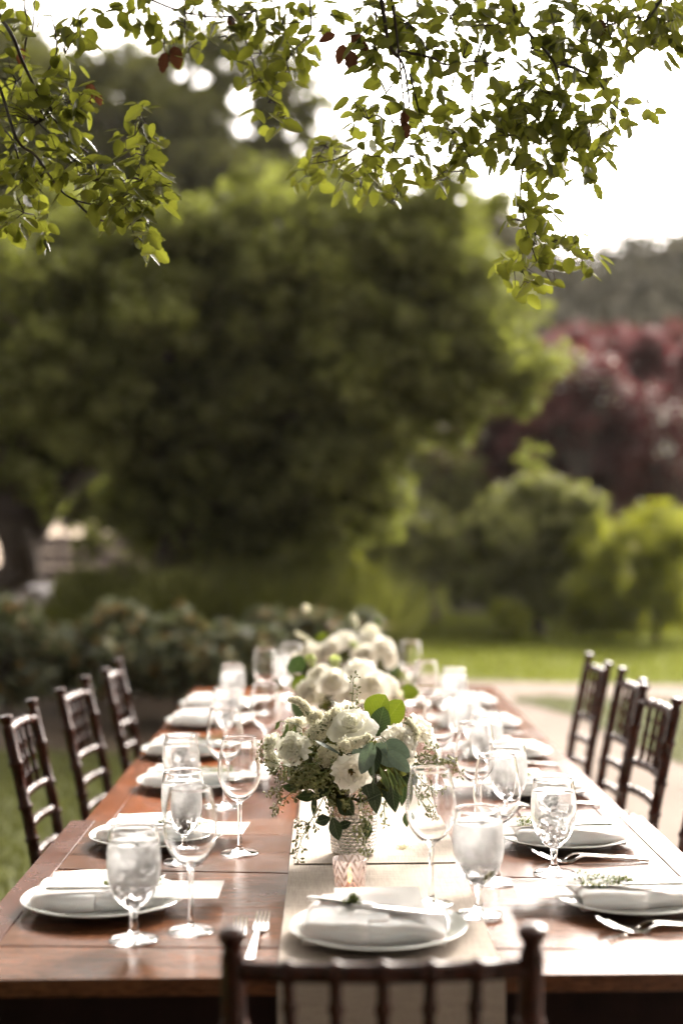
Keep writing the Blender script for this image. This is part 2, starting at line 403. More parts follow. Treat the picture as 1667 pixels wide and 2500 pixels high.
def grassmat(name, a, b, sc1=1.2):
    m, t, p = NM(name); f = noise_n(t, sc1, 6, 0.65); g = noise_n(t, 60, 3, 0.7)
    mm = node(t, 'ShaderNodeMix', data_type='RGBA', blend_type='MULTIPLY'); mm.inputs[0].default_value = 0.6
    t.links.new(ramp(t, f, [(0.3, a), (0.7, b)]), mm.inputs[6]); t.links.new(ramp(t, g, [(0.3, (0.5, 0.5, 0.5)), (0.65, (1, 1, 1))]), mm.inputs[7])
    t.links.new(mm.outputs[2], p.inputs['Base Color']); p.inputs['Roughness'].default_value = 0.95; p.inputs['Specular IOR Level'].default_value = 0.15
    bump(t, p, g, 0.6, 0.02); return m
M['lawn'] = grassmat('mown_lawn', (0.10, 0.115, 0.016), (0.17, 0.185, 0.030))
M['lawn_shade'] = grassmat('side_lawn', (0.060, 0.066, 0.022), (0.095, 0.100, 0.035), 2.0)  # duller, darker olive than the main lawn
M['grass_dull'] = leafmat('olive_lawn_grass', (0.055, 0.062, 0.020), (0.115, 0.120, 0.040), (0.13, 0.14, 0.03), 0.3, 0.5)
M['grass'] = leafmat('lawn_grass', (0.075, 0.090, 0.014), (0.165, 0.180, 0.028), (0.24, 0.27, 0.03), 0.35, 0.5)
M['soil'] = grassmat('mulch_soil', (0.040, 0.028, 0.018), (0.10, 0.072, 0.048), 0.8)
M['paving'] = grassmat('pale_concrete_path', (0.20, 0.16, 0.135), (0.28, 0.225, 0.19), 1.0)
M['drygrass'] = grassmat('dry_hill_field', (0.34, 0.27, 0.20), (0.52, 0.42, 0.33), 0.2)
M['fence'] = simple('weathered_fence_board', (0.115, 0.085, 0.075), 0.8, n=(9, 1.3))
M['whitepaint'] = simple('white_painted_wood', (0.30, 0.28, 0.29), 0.6, n=(14, 1.1))
M['stemgreen'] = simple('flower_stem', (0.14, 0.19, 0.05), 0.5, n=(50, 1.3))

def add_veins(m, W=0.02):
    t = m.node_tree; p = t.nodes['Principled BSDF']; lk = p.inputs['Base Color'].links[0].from_socket
    tc = t.nodes.new('ShaderNodeTexCoord'); sp = t.nodes.new('ShaderNodeSeparateXYZ'); t.links.new(tc.outputs['Object'], sp.inputs[0])
    def mt(op, a, b=0.0):
        n = node(t, 'ShaderNodeMath', operation=op)
        for i, v in enumerate((a, b)):
            if isinstance(v, (int, float)): n.inputs[i].default_value = v
            else: t.links.new(v, n.inputs[i])
        return n.outputs[0]
    ax = mt('ABSOLUTE', sp.outputs['X']); mid = mt('LESS_THAN', ax, 0.0005)
    v = mt('FRACT', mt('MULTIPLY', mt('SUBTRACT', sp.outputs['Y'], mt('MULTIPLY', ax, 0.8)), 170)); side = mt('MULTIPLY', mt('LESS_THAN', v, 0.14), 0.45)
    f = mt('MAXIMUM', mid, side)
    n2 = noise_n(t, 140, 4, 0.6)
    a = node(t, 'ShaderNodeMix', data_type='RGBA', blend_type='MULTIPLY'); a.inputs[0].default_value = 0.5; t.links.new(lk, a.inputs[6]); t.links.new(ramp(t, n2, [(0.35, (0.6, 0.6, 0.6)), (0.62, (1.15, 1.15, 1.15))]), a.inputs[7])
    b = node(t, 'ShaderNodeMix', data_type='RGBA', blend_type='MIX'); b.inputs[7].default_value = (0.32, 0.36, 0.22, 1); t.links.new(mt('MULTIPLY', f, 0.4), b.inputs[0]); t.links.new(a.outputs[2], b.inputs[6])
    t.links.new(b.outputs[2], p.inputs['Base Color'])
def petalmat(name, col, trans, tw=0.4):
    m = bpy.data.materials.new(name); m.use_nodes = True; t = m.node_tree; p = t.nodes['Principled BSDF']; out = t.nodes['Material Output']
    n = noise_n(t, 120, 4, 0.6)
    t.links.new(ramp(t, n, [(0.3, tuple(c * 0.9 for c in col)), (0.7, col)]), p.inputs['Base Color']); p.inputs['Roughness'].default_value = 0.62
    p.inputs['Specular IOR Level'].default_value = 0.3
    tr = t.nodes.new('ShaderNodeBsdfTranslucent'); tr.inputs[0].default_value = (*trans, 1)
    ms = t.nodes.new('ShaderNodeMixShader'); ms.inputs[0].default_value = tw
    bump(t, p, n, 0.15, 0.0008)
    t.links.new(p.outputs[0], ms.inputs[1]); t.links.new(tr.outputs[0], ms.inputs[2]); t.links.new(ms.outputs[0], out.inputs[0]); return m
M['petal'] = petalmat('white_petal', (0.92, 0.90, 0.85), (0.95, 0.92, 0.82), 0.5)
M['petal_cream'] = petalmat('cream_rose_petal', (0.92, 0.91, 0.85), (0.96, 0.95, 0.84), 0.5)
M['petal_green'] = petalmat('green_tinged_petal', (0.62, 0.68, 0.36), (0.62, 0.68, 0.25), 0.35)
M['fluff'] = petalmat('fluffy_white_blossom', (0.86, 0.83, 0.72), (0.9, 0.87, 0.68), 0.4)
M['heart'] = simple('dark_flower_centre', (0.16, 0.09, 0.015), 0.7, n=(90, 1.5))
M['euc_grey'] = leafmat('silver_eucalyptus_leaf', (0.10, 0.145, 0.125), (0.20, 0.26, 0.24), (0.18, 0.26, 0.14), 0.2, 0.35, rnd='object')
M['euc_green'] = leafmat('bright_eucalyptus_leaf', (0.09, 0.13, 0.014), (0.13, 0.18, 0.022), (0.10, 0.13, 0.008), 0.45, 0.35, rnd='object')
M['euc_dark'] = leafmat('dark_green_leaf', (0.022, 0.040, 0.020), (0.050, 0.075, 0.035), (0.05, 0.09, 0.02), 0.2, 0.3, rnd='object')
M['willow'] = leafmat('willow_leaf', (0.06, 0.085, 0.035), (0.13, 0.17, 0.07), (0.16, 0.22, 0.05), 0.25, 0.35, rnd='object')
M['berry'] = simple('green_seed_berry', (0.23, 0.24, 0.085), 0.5, n=(35, 1.4))
M['herb'] = leafmat('thyme_leaf', (0.04, 0.065, 0.015), (0.12, 0.15, 0.03), (0.2, 0.25, 0.03), 0.3, 0.4)

for k_ in ('euc_grey', 'euc_green', 'euc_dark'): add_veins(M[k_])
def mercury():
    m, t, p = NM('mottled_mercury_glass')
    n = noise_n(t, 75, 6, 0.7); n2 = noise_n(t, 260, 4, 0.7)
    ad = node(t, 'ShaderNodeMath', operation='MULTIPLY_ADD'); ad.inputs[1].default_value = 0.5; ad.inputs[2].default_value = 0.0
    t.links.new(n2, ad.inputs[0]); a2 = node(t, 'ShaderNodeMath', operation='MULTIPLY_ADD'); a2.inputs[1].default_value = 0.5; t.links.new(n, a2.inputs[0]); t.links.new(ad.outputs[0], a2.inputs[2])
    t.links.new(ramp(t, a2.outputs[0], [(0.33, (0.14, 0.10, 0.07)), (0.43, (0.70, 0.66, 0.60)), (0.58, (0.92, 0.89, 0.86))]), p.inputs['Base Color'])
    mr = node(t, 'ShaderNodeMapRange'); mr.inputs['From Min'].default_value = 0.38; mr.inputs['From Max'].default_value = 0.5
    mr.inputs['To Min'].default_value = 0.2; mr.inputs['To Max'].default_value = 0.85; t.links.new(a2.outputs[0], mr.inputs['Value'])
    t.links.new(mr.outputs[0], p.inputs['Metallic']); p.inputs['Roughness'].default_value = 0.2
    bump(t, p, n2, 0.2, 0.001); return m
M['mercury'] = mercury()
def votive_mat():
    m = bpy.data.materials.new('chevron_etched_votive_glass'); m.use_nodes = True; t = m.node_tree; t.nodes.clear()
    out = t.nodes.new('ShaderNodeOutputMaterial'); g = t.nodes.new('ShaderNodeBsdfGlass'); g.inputs['IOR'].default_value = 1.45
    g.inputs['Roughness'].default_value = 0.02; g.inputs['Color'].default_value = (0.97, 0.93, 0.92, 1)
    tc = t.nodes.new('ShaderNodeTexCoord'); sp = t.nodes.new('ShaderNodeSeparateXYZ'); t.links.new(tc.outputs['Object'], sp.inputs[0])
    an = node(t, 'ShaderNodeMath', operation='ARCTAN2'); t.links.new(sp.outputs['Y'], an.inputs[0]); t.links.new(sp.outputs['X'], an.inputs[1])
    def mth(op, a, b=None, c=None):
        n = node(t, 'ShaderNodeMath', operation=op)
        for i, v in enumerate((a, b, c)):
            if v is None: continue
            if isinstance(v, (int, float)): n.inputs[i].default_value = v
            else: t.links.new(v, n.inputs[i])
        return n.outputs[0]
    tri = mth('PINGPONG', mth('MULTIPLY', an.outputs[0], 7 / (math.pi)), 1.0)         # 7 zigzags round the glass
    v = mth('ADD', mth('MULTIPLY', sp.outputs['Z'], 62.0), mth('MULTIPLY', tri, 1.35))
    fr = mth('FRACT', v); st = mth('GREATER_THAN', fr, 0.5)
    d = t.nodes.new('ShaderNodeBsdfPrincipled'); d.inputs['Base Color'].default_value = (0.80, 0.74, 0.72, 1); d.inputs['Roughness'].default_value = 0.35
    tr = t.nodes.new('ShaderNodeBsdfTranslucent'); tr.inputs[0].default_value = (0.85, 0.78, 0.74, 1)
    a = t.nodes.new('ShaderNodeMixShader'); a.inputs[0].default_value = 0.5; t.links.new(d.outputs[0], a.inputs[1]); t.links.new(tr.outputs[0], a.inputs[2])
    ms = t.nodes.new('ShaderNodeMixShader'); t.links.new(mth('MULTIPLY', st, 0.55), ms.inputs[0]); t.links.new(g.outputs[0], ms.inputs[1]); t.links.new(a.outputs[0], ms.inputs[2])
    t.links.new(ms.outputs[0], out.inputs[0]); return m
M['votive'] = votive_mat()
M['wax'] = simple('pink_candle_wax', (0.70, 0.52, 0.44), 0.4)
def flame():
    m = bpy.data.materials.new('candle_flame'); m.use_nodes = True; t = m.node_tree; t.nodes.clear()
    e = t.nodes.new('ShaderNodeEmission'); e.inputs[0].default_value = (1.0, 0.32, 0.10, 1); e.inputs[1].default_value = 1.6
    o = t.nodes.new('ShaderNodeOutputMaterial'); t.links.new(e.outputs[0], o.inputs[0]); return m
M['flame'] = flame()

# ------------------------------------------------------------------ ground
def flat(name, pts, z, mat):
    mb = MB(); mb.add([(p[0], p[1], z) for p in pts], [tuple(range(len(pts)))])
    o = mb.build(name, mat, smooth=False); o['kind'] = 'structure'; return o
flat('ground', [(-700, -300), (700, -300), (700, 1200), (-700, 1200)], 0.0, M['soil'])
# pale path: everything on the patio side, with a curved grass island
def gp(px, py): 
    p = at(px, py, z=0.0); return (p.x, p.y)
path_pts = [(0.95, -6), (40, -6), (40, 11.2), gp(1667, 1676), gp(1400, 1671), gp(1150, 1664), gp(980, 1664), (0.6, 11.4), (0.55, 9.3), (0.75, 5.5)]
flat('path', path_pts, 0.008, M['paving'])
isl = [gp(1250, 1716), gp(1310, 1727), gp(1420, 1760), gp(1560, 1830), gp(1667, 1872), (2.9, 8.0), (4.5, 7.6), (8, 8.2), (9, 9.6), (7, 10.6), gp(1800, 1730), gp(1640, 1716), gp(1450, 1706), gp(1320, 1704), gp(1260, 1708)]
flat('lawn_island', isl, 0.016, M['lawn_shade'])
lawn_pts = [gp(900, 1664), gp(1150, 1664), gp(1400, 1671), gp(1667, 1676), (40, 11.2), (40, 24), (6, 24), (1.2, 23), (0.2, 19), (0.35, 15)]
flat('lawn', lawn_pts, 0.012, M['lawn'])
side_pts = [gp(-900, 1838), gp(40, 1838), gp(180, 1845), gp(330, 1850), (-1.0, 6.5), (-0.95, 3), (-0.9, -6), (-14, -6), (-14, 8.6)]
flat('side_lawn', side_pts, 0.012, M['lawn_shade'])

def pip(px, py, poly):
    c = np.zeros(len(px), bool); n = len(poly)
    for i in range(n):
        x1, y1 = poly[i]; x2, y2 = poly[(i + 1) % n]
        k = ((y1 > py) != (y2 > py)) & (px < (x2 - x1) * (py - y1) / ((y2 - y1) if y2 != y1 else 1e-9) + x1); c ^= k
    return c
rng = np.random.default_rng(7)
def grass_blades(name, poly, n, h, w_, bounds, mat, lab):
    x = rng.uniform(bounds[0], bounds[1], n); y = rng.uniform(bounds[2], bounds[3], n)
    k = pip(x, y, poly); x, y = x[k], y[k]; n = len(x)
    a = rng.uniform(0, 2 * np.pi, n); hh = h * rng.uniform(0.6, 1.3, n); l = rng.normal(0, 0.35, (n, 2)) * hh[:, None]
    dx, dy = np.cos(a) * w_ / 2, np.sin(a) * w_ / 2
    V = np.empty((n, 4, 3)); z0 = 0.012
    V[:, 0] = np.stack([x - dx, y - dy, np.full(n, z0)], 1); V[:, 1] = np.stack([x + dx, y + dy, np.full(n, z0)], 1)
    V[:, 2] = np.stack([x + dx * .3 + l[:, 0], y + dy * .3 + l[:, 1], z0 + hh], 1); V[:, 3] = np.stack([x - dx * .3 + l[:, 0], y - dy * .3 + l[:, 1], z0 + hh], 1)
    o = new_obj(name, quick_mesh(name, V.reshape(-1, 3), np.arange(n * 4).reshape(-1, 4), mat))
    return tag(o, lab, 'grass', kind='stuff')
grass_blades('grass', lawn_pts, 60000, 0.045, 0.012, (0.2, 9, 11.2, 22), M['grass'], 'short bright green grass growing on the lawn beyond the path')
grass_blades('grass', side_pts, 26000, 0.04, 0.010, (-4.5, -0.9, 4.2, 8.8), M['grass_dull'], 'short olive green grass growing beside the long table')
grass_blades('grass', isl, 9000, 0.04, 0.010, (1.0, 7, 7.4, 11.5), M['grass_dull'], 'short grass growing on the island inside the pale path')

# ------------------------------------------------------------------ foliage
def litter():
    n = 1500; x = rng.uniform(-4, 7, n); y = rng.uniform(3.5, 16, n); a = rng.uniform(0, 6.28, n); s_ = rng.uniform(.015, .032, n)
    k = (x > 0.8) | (x < -0.8); x, y, a, s_ = x[k], y[k], a[k], s_[k]; n = len(x); V = np.empty((n, 4, 3))
    for q, (u, v) in enumerate(((-1, 0), (0, -.5), (1, 0), (0, .5))):
        V[:, q] = np.stack([x + (u * np.cos(a) - v * np.sin(a)) * s_, y + (u * np.sin(a) + v * np.cos(a)) * s_, .024 + rng.uniform(0, .012, n)], 1)
    tag(new_obj('fallen_leaves', quick_mesh('fallen_leaves', V.reshape(-1, 3), np.arange(n * 4).reshape(-1, 4), M['dry_leaf'])), 'dry brown leaves scattered over the path and grass', 'leaves', kind='stuff')
litter()
def rand_unit(n):
    v = rng.normal(size=(n, 3)); return v / np.linalg.norm(v, axis=1)[:, None]
def leaves(centers, radii, per, size, up=0.35, asp=0.55, hollow=0.5, squash=0.8):
    C = np.repeat(np.array(centers, float), per, 0); Rr = np.repeat(np.array(radii, float), per, 0)
    n = len(C); d = rand_unit(n); rad = rng.uniform(hollow, 1.0, n) ** 0.6
    P = C + d * (Rr * rad)[:, None] * np.array([1, 1, squash])
    N = rand_unit(n) + d * 0.5; N[:, 2] += up * 2; N /= np.linalg.norm(N, axis=1)[:, None]
    A = np.cross(N, rand_unit(n)); A /= np.linalg.norm(A, axis=1)[:, None]; B = np.cross(N, A)
    s = size * rng.uniform(0.6, 1.35, n)
    V = np.empty((n, 4, 3)); V[:, 0] = P - A * s[:, None]; V[:, 1] = P + B * (s * asp)[:, None] + N * (s * .15)[:, None]
    V[:, 2] = P + A * s[:, None]; V[:, 3] = P - B * (s * asp)[:, None] + N * (s * .15)[:, None]
    return V.reshape(-1, 3)
def clumps_in(ells, n_each, shell=0.35):
    out = []
    for (c, r), n in zip(ells, n_each):
        d = rand_unit(n); k = rng.uniform(shell, 1.0, n) ** 0.5
        out.append(np.array(c) + d * np.array(r) * k[:, None])
    return np.concatenate(out)
def lobes_in(ells, n_each, lobe_r, per_lobe, shell=0.45):
    L = clumps_in(ells, n_each, shell); out = []
    for c in L:
        r = lobe_r * rng.uniform(0.55, 1.3); n = max(3, int(per_lobe * (r / lobe_r) ** 1.6)); d = rand_unit(n); d[:, 2] = np.where(rng.random(n) < .7, np.abs(d[:, 2]), d[:, 2]) - 0.12
        out.append(c + d * r * np.array([1.0, 1.0, 1.05]) * rng.uniform(0.25, 1.1, n)[:, None])
    return np.concatenate(out)
def limb_paths(base, top, targets, r0, mb, n_l=12, seed=1):
    rr = random.Random(seed); base, top = Vector(base), Vector(top)
    pts, rad = [], []
    for i in range(9):
        t = i / 8; p = base.lerp(top, t) + Vector((rr.uniform(-1, 1), rr.uniform(-1, 1), 0)) * r0 * 0.6 * (0 < i < 8)
        pts.append(p); rad.append(r0 * (1.35 if i == 0 else 1.0) * (1 - 0.55 * t))
    mb.tube(pts, rad, 10)
    for k in range(n_l):
        tg = Vector(targets[rr.randrange(len(targets))]); s = pts[rr.randrange(4, 9)]
        m1 = s.lerp(tg, 0.4) + Vector((rr.uniform(-1, 1), rr.uniform(-1, 1), rr.uniform(0, 1))) * 0.12 * (tg - s).length
        m2 = s.lerp(tg, 0.75) + Vector((rr.uniform(-1, 1), rr.uniform(-1, 1), rr.uniform(-.5, 1))) * 0.08 * (tg - s).length
        mb.tube([s, m1, m2, tg], [r0 * .38, r0 * .24, r0 * .13, r0 * .04], 6)
def E(px, py, Y, rx, ry, rd):
    """ellipsoid given by its place in the photograph, real radii rx, ry from pixels at distance Y, depth rd in metres"""
    c = at(px, py, Y=Y); return ((c.x, c.y, c.z), (rx * Y / F, rd, ry * Y / F))
def tree(name, label, cat, ells, n_cl, cl_r, per, leaf, mat, base=None, top=None, r0=0.2, limbs=12, group=None, bark='bark', up=0.35, shell=0.35, seed=1, extra=None, hollow=0.5, asp=0.55, lobe=None):
    C = clumps_in(ells, n_cl, shell) if lobe is None else lobes_in(ells, n_cl, lobe[0], lobe[1], shell)
    C = C[C[:, 2] > 0.15]
    Rr = cl_r * rng.uniform(0.6, 1.4, len(C))
    b = Vector(base) if base is not None else Vector((float(C[:, 0].mean()), float(C[:, 1].mean()), 0))
    root = thing(name, label, cat, b, 0, group)
    V = leaves(C, Rr, per, leaf, up=up, hollow=hollow, asp=asp); V[:, 2] = np.maximum(V[:, 2], 0.03)
    V = V - np.array(b)
    new_obj('crown', quick_mesh('crown', V, np.arange(len(V)).reshape(-1, 4), mat), root)
    mb = MB(); tp = Vector(top) if top is not None else b + Vector((0, 0, max(0.3, float(C[:, 2].mean()) * 0.75)))
    limb_paths(Vector((0, 0, -0.05)), tp - b, [tuple(c - np.array(b)) for c in C[:: max(1, len(C) // 60)]], r0, mb, limbs, seed)
    mb.build('trunk', M[bark], root)
    if extra: extra(root, b, C)
    return root

# big oak behind the table
def G(px, Y): p = at(px, 1300, Y=Y); return (p.x, p.y, 0.0)
tree('oak_tree', 'broad spreading oak with dense dark green crown filling the middle behind the table', 'tree',
     [E(640, 670, 13.5, 400, 165, 1.6), E(260, 800, 13, 440, 260, 1.5), E(820, 800, 13, 330, 330, 1.4), E(1060, 700, 13, 120, 190, 1.0),
      E(1110, 880, 12.8, 120, 130, .9), E(620, 1060, 13.6, 420, 190, 1.4), E(880, 1120, 13, 130, 200, 1.0), E(560, 1230, 14, 330, 110, 1.2)],
     [36, 52, 48, 12, 14, 34, 18, 18], 0.19, 62, 0.046, M['oak_bg'], G(400, 13.6), tuple(at(520, 1000, Y=13.6)), 0.26, 34, seed=3, up=0.45, lobe=(0.50, 24), shell=0.25, hollow=0.2)
tree('oak_tree', 'dark leaning oak with forked trunk standing beside the far fence', 'tree',
     [E(60, 640, 16, 200, 170, 1.6), E(-60, 850, 16, 240, 260, 1.6), E(120, 950, 15.4, 110, 190, 1.0), E(60, 1090, 15.2, 110, 110, .9), E(-200, 1150, 16, 150, 150, 1)],
     [20, 30, 13, 8, 8], 0.20, 60, 0.052, M['oak_bg'], G(20, 15), tuple(at(20, 1150, Y=15)), 0.30, 22, seed=5, lobe=(0.5, 20), hollow=0.2,
     extra=lambda root, b, C: MB().tube([Vector(p) - b for p in (at(40, 1400, Y=15), at(80, 1300, Y=15), at(165, 1180, Y=15), at(300, 1060, Y=15.3), at(240, 960, Y=15.3))], [.17, .15, .13, .12, .05], 10).build('limb', M['bark'], root))
# taller trees behind with the sky showing through
tree('tall_tree', 'tall thin-leaved tree with sky sparkling through its top behind the oak', 'tree',
     [E(290, 310, 24, 170, 190, 1.8), E(480, 480, 24, 330, 110, 1.6), E(420, 330, 24, 120, 130, 1.2)],
     [300, 260, 100], 0.26, 42, 0.085, M['oak_dark'], G(470, 24), tuple(at(470, 500, Y=24)), 0.3, 22, seed=8, hollow=0.2)
tree('tall_tree', 'open sparse tree top full of bright sky gaps above the oak', 'tree',
     [E(600, 250, 25, 190, 190, 1.2), E(720, 330, 25, 130, 140, 1.0), E(480, 170, 25, 130, 100, 1), E(800, 470, 25, 90, 60, .8)],
     [210, 110, 80, 60], 0.20, 28, 0.075, M['oak_dark'], G(640, 25), tuple(at(620, 480, Y=25)), 0.16, 26, seed=41, hollow=0.1)
tree('tall_tree', 'tall dark tree rising over the fence beyond the leaning oak', 'tree',
     [E(60, 400, 26, 240, 230, 2), E(-120, 500, 26, 220, 300, 2), E(130, 700, 26, 250, 260, 2), E(40, 180, 26, 120, 120, 1.5)],
     [150, 150, 200, 25], 0.55, 70, 0.12, M['oak_dark'], G(60, 26), tuple(at(60, 600, Y=26)), 0.35, 16, seed=9)
tree('slender_tree', 'slender pale tree with open airy crown between the oak and the hill', 'tree',
     [E(1130, 640, 28, 120, 110, 1.2), E(1200, 560, 28, 90, 60, 1.0), E(1080, 560, 28, 90, 70, 1.0), E(1180, 740, 27, 90, 90, 1.0)],
     [42, 16, 20, 50], 0.38, 60, 0.095, M['far_leaf'], G(1150, 28), tuple(at(1150, 800, Y=28)), 0.16, 14, seed=10, hollow=0.2)
# dim screen of trees low behind the oak
tree('oak_tree', 'low shadowy tree behind the big oak above the tall grasses', 'tree',
     [E(640, 1260, 19, 250, 130, 1.4), E(850, 1330, 19, 260, 100, 1.2), E(1000, 1200, 21, 170, 160, 1.2), E(620, 1400, 18, 200, 70, 1.0), E(240, 1165, 19, 150, 62, 1.0), E(480, 1320, 19, 70, 80, 1.0), E(240, 1215, 19, 130, 22, .8)],
     [150, 110, 90, 60, 90, 40, 40], 0.42, 110, 0.065, M['oak_dark'], G(700, 19), tuple(at(700, 1250, Y=19)), 0.22, 16, seed=12)
tree('oak_tree', 'dull olive tree behind the round shrub and left of the plum tree'.replace('left of', 'beside'), 'tree',
     [E(1010, 1330, 25, 180, 110, 1.3), E(1120, 1200, 25, 130, 120, 1.3), E(930, 1180, 24, 130, 160, 1.2)],
     [110, 80, 80], 0.45, 80, 0.08, M['far_leaf'], G(1020, 25), tuple(at(1020, 1200, Y=25)), 0.2, 12, seed=13)

# purple plums, red tree, white blossom
tree('plum_tree', 'dark purple-leaved plum tree behind the round shrub', 'tree',
     [E(1370, 1010, 22, 190, 130, 1.5), E(1250, 1100, 22, 120, 110, 1.2), E(1420, 1130, 22, 190, 110, 1.3), E(1300, 940, 22, 90, 60, 1.0)],
     [24, 12, 18, 8], 0.20, 60, 0.060, M['plum_leaf'], G(1370, 22), tuple(at(1370, 1130, Y=22)), 0.14, 22, seed=14, lobe=(0.5, 14), hollow=0.2)
tree('plum_tree', 'second purple plum tree behind the lime green shrub at the lawn edge', 'tree',
     [E(1620, 1000, 23, 160, 170, 1.5), E(1560, 1130, 23, 150, 110, 1.2), E(1740, 1050, 23, 130, 160, 1.3)],
     [22, 14, 14], 0.20, 60, 0.060, M['plum_leaf'], G(1620, 23), tuple(at(1620, 1130, Y=23)), 0.14, 22, seed=15, lobe=(0.5, 14), hollow=0.2)
tree('red_tree', 'bright red-leaved tree showing above the purple plum trees', 'tree',
     [E(1330, 900, 27, 110, 36, 1.2), E(1500, 905, 27, 170, 45, 1.5), E(1650, 890, 27, 110, 50, 1.5), E(1420, 885, 27, 90, 30, 1.2)],
     [9, 14, 10, 7], 0.20, 46, 0.065, M['red_leaf'], G(1480, 27), tuple(at(1480, 930, Y=27)), 0.15, 16, seed=16, lobe=(0.45, 10), hollow=0.2)
def blossom(name, label, ells, ncl, base, seed, per=6, s=0.042):
    def ex(root, b, C):
        V = leaves(C, np.full(len(C), 0.16), per, s, up=0.9, asp=0.95, hollow=0.8) - np.array(b)
        new_obj('blossom', quick_mesh('blossom', V, np.arange(len(V)).reshape(-1, 4), M['blossom']), root)
    return tree(name, label, 'shrub', ells, ncl, 0.26, 24, 0.05, M['plum_leaf'], base, None, 0.07, 10, seed=seed, extra=ex)
blossom('flowering_shrub', 'tall white flowering shrub glinting among the red leaves',
        [E(1400, 905, 20.6, 95, 50, .5), E(1330, 920, 20.6, 60, 22, .4), E(1480, 950, 20.6, 60, 40, .4)], [26, 9, 9], G(1410, 20.6), 17)
blossom('flowering_shrub', 'white flowering shrub among the purple leaves at the lawn edge',
        [E(1650, 1060, 20.8, 60, 130, .5), E(1600, 980, 20.8, 40, 60, .4)], [22, 6], G(1650, 20.8), 18, 5)
blossom('flowering_shrub', 'pale flowering shrub beside the oak crown low behind the lawn',
        [E(1060, 1110, 20.5, 75, 50, .5)], [16], G(1060, 20.5), 19, 5)

# shrubs round the lawn
tree('round_shrub', 'large rounded grey-green shrub standing on the far side of the lawn', 'shrub',
     [E(1300, 1320, 18, 165, 100, 1.0), E(1400, 1265, 18, 75, 75, .7), E(1215, 1320, 18, 75, 70, .7), E(1310, 1250, 18, 70, 45, .6), E(1310, 1460, 18.2, 130, 62, .8)],
     [20, 8, 8, 7, 16], 0.13, 66, 0.040, M['shrub_leaf'], G(1310, 18.1), None, 0.10, 18, seed=20, lobe=(0.26, 18), hollow=0.2)
tree('lime_shrub', 'lime green feathery shrub growing at the lawn edge', 'shrub',
     [E(1600, 1310, 16.6, 85, 80, .7), E(1640, 1400, 16.6, 80, 110, .7), E(1540, 1390, 16.6, 60, 120, .6), E(1600, 1500, 16.7, 110, 50, .6)],
     [9, 12, 9, 12], 0.13, 44, 0.045, M['lime_leaf'], G(1600, 16.7), None, 0.05, 20, seed=21, asp=0.3, lobe=(0.28, 12), hollow=0.1, up=0.0)
tree('lime_shrub', 'smaller yellow-green shrub between the round shrub and the feathery one', 'shrub',
     [E(1465, 1430, 17.2, 55, 100, .6), E(1440, 1350, 17.3, 40, 50, .5), E(1465, 1500, 17.2, 60, 40, .5)], [9, 5, 6], 0.13, 44, 0.045, M['lime_leaf'], G(1465, 17.3), None, 0.04, 14, seed=22, asp=0.3, lobe=(0.22, 12), hollow=0.1, up=0.0)
tree('bedding_plant', 'low bright green plant at the far corner of the lawn', 'shrub',
     [E(1035, 1468, 21, 50, 34, .5)], [40], 0.14, 70, 0.045, M['lime_leaf'], G(1035, 21), None, 0.03, 6, seed=23)
tree('bedding_plant', 'pale tuft growing at the foot of the round shrub', 'shrub',
     [E(1245, 1520, 17.0, 34, 40, .3)], [26], 0.12, 60, 0.04, M['lime_leaf'], G(1245, 17.0), None, 0.03, 6, seed=24)
tree('low_hedge', 'low dull hedge running along the back of the lawn', 'hedge',
     [E(1050, 1500, 23, 190, 34, .6), E(1350, 1510, 23, 200, 40, .6), E(1620, 1520, 19.5, 170, 44, .6), E(1170, 1440, 23.5, 120, 50, .5)], [70, 80, 90, 60], 0.24, 80, 0.05, M['oak_bg'], G(1300, 22), None, 0.05, 10, seed=25)

# distant wooded hill
def far_hill():
    prof = [(-400, 1180), (400, 1180), (800, 1100), (1000, 640), (1090, 545), (1180, 520), (1260, 560), (1330, 640), (1390, 668), (1450, 650), (1500, 628), (1580, 600), (1667, 578), (1900, 520), (2300, 470), (2600, 600)]
    xs = [p[0] for p in prof]; ys = [p[1] for p in prof]; Y = 62
    mb = MB(); P = []
    for j, (f, dy) in enumerate(((0.0, -16), (0.35, -9), (0.7, -3), (0.93, 0), (0.8, 8), (0.0, 20))):
        row = []
        for px in range(-400, 2601, 60):
            p = at(px, np.interp(px, xs, ys) + 14, Y=Y); row.append((p.x, Y + dy, max(0, p.z) * f - 0.05))
        P.append(row)
    mb.grid(P); h = mb.build('hills', M['drygrass']); h['kind'] = 'structure'
    cl, rd = [], []
    r2 = random.Random(4)
    for k in range(1500):
        px = r2.uniform(860, 2300); top = np.interp(px, xs, ys); f = r2.random() ** 0.8
        Yk = Y - 14 * (1 - f); p = at(px, top, Y=Y); zz = p.z * (0.12 + 0.88 * f)
        q = at(px, 1290, Y=Yk); cl.append((q.x, Yk, zz)); rd.append(r2.uniform(0.7, 1.5))
    V = leaves(cl, rd, 60, 0.24, up=0.5)
    tag(new_obj('distant_wood', quick_mesh('distant_wood', V, np.arange(len(V)).reshape(-1, 4), M['far_leaf'])), 'hazy green wood covering the hill beyond the garden', 'woods', kind='stuff')
far_hill()

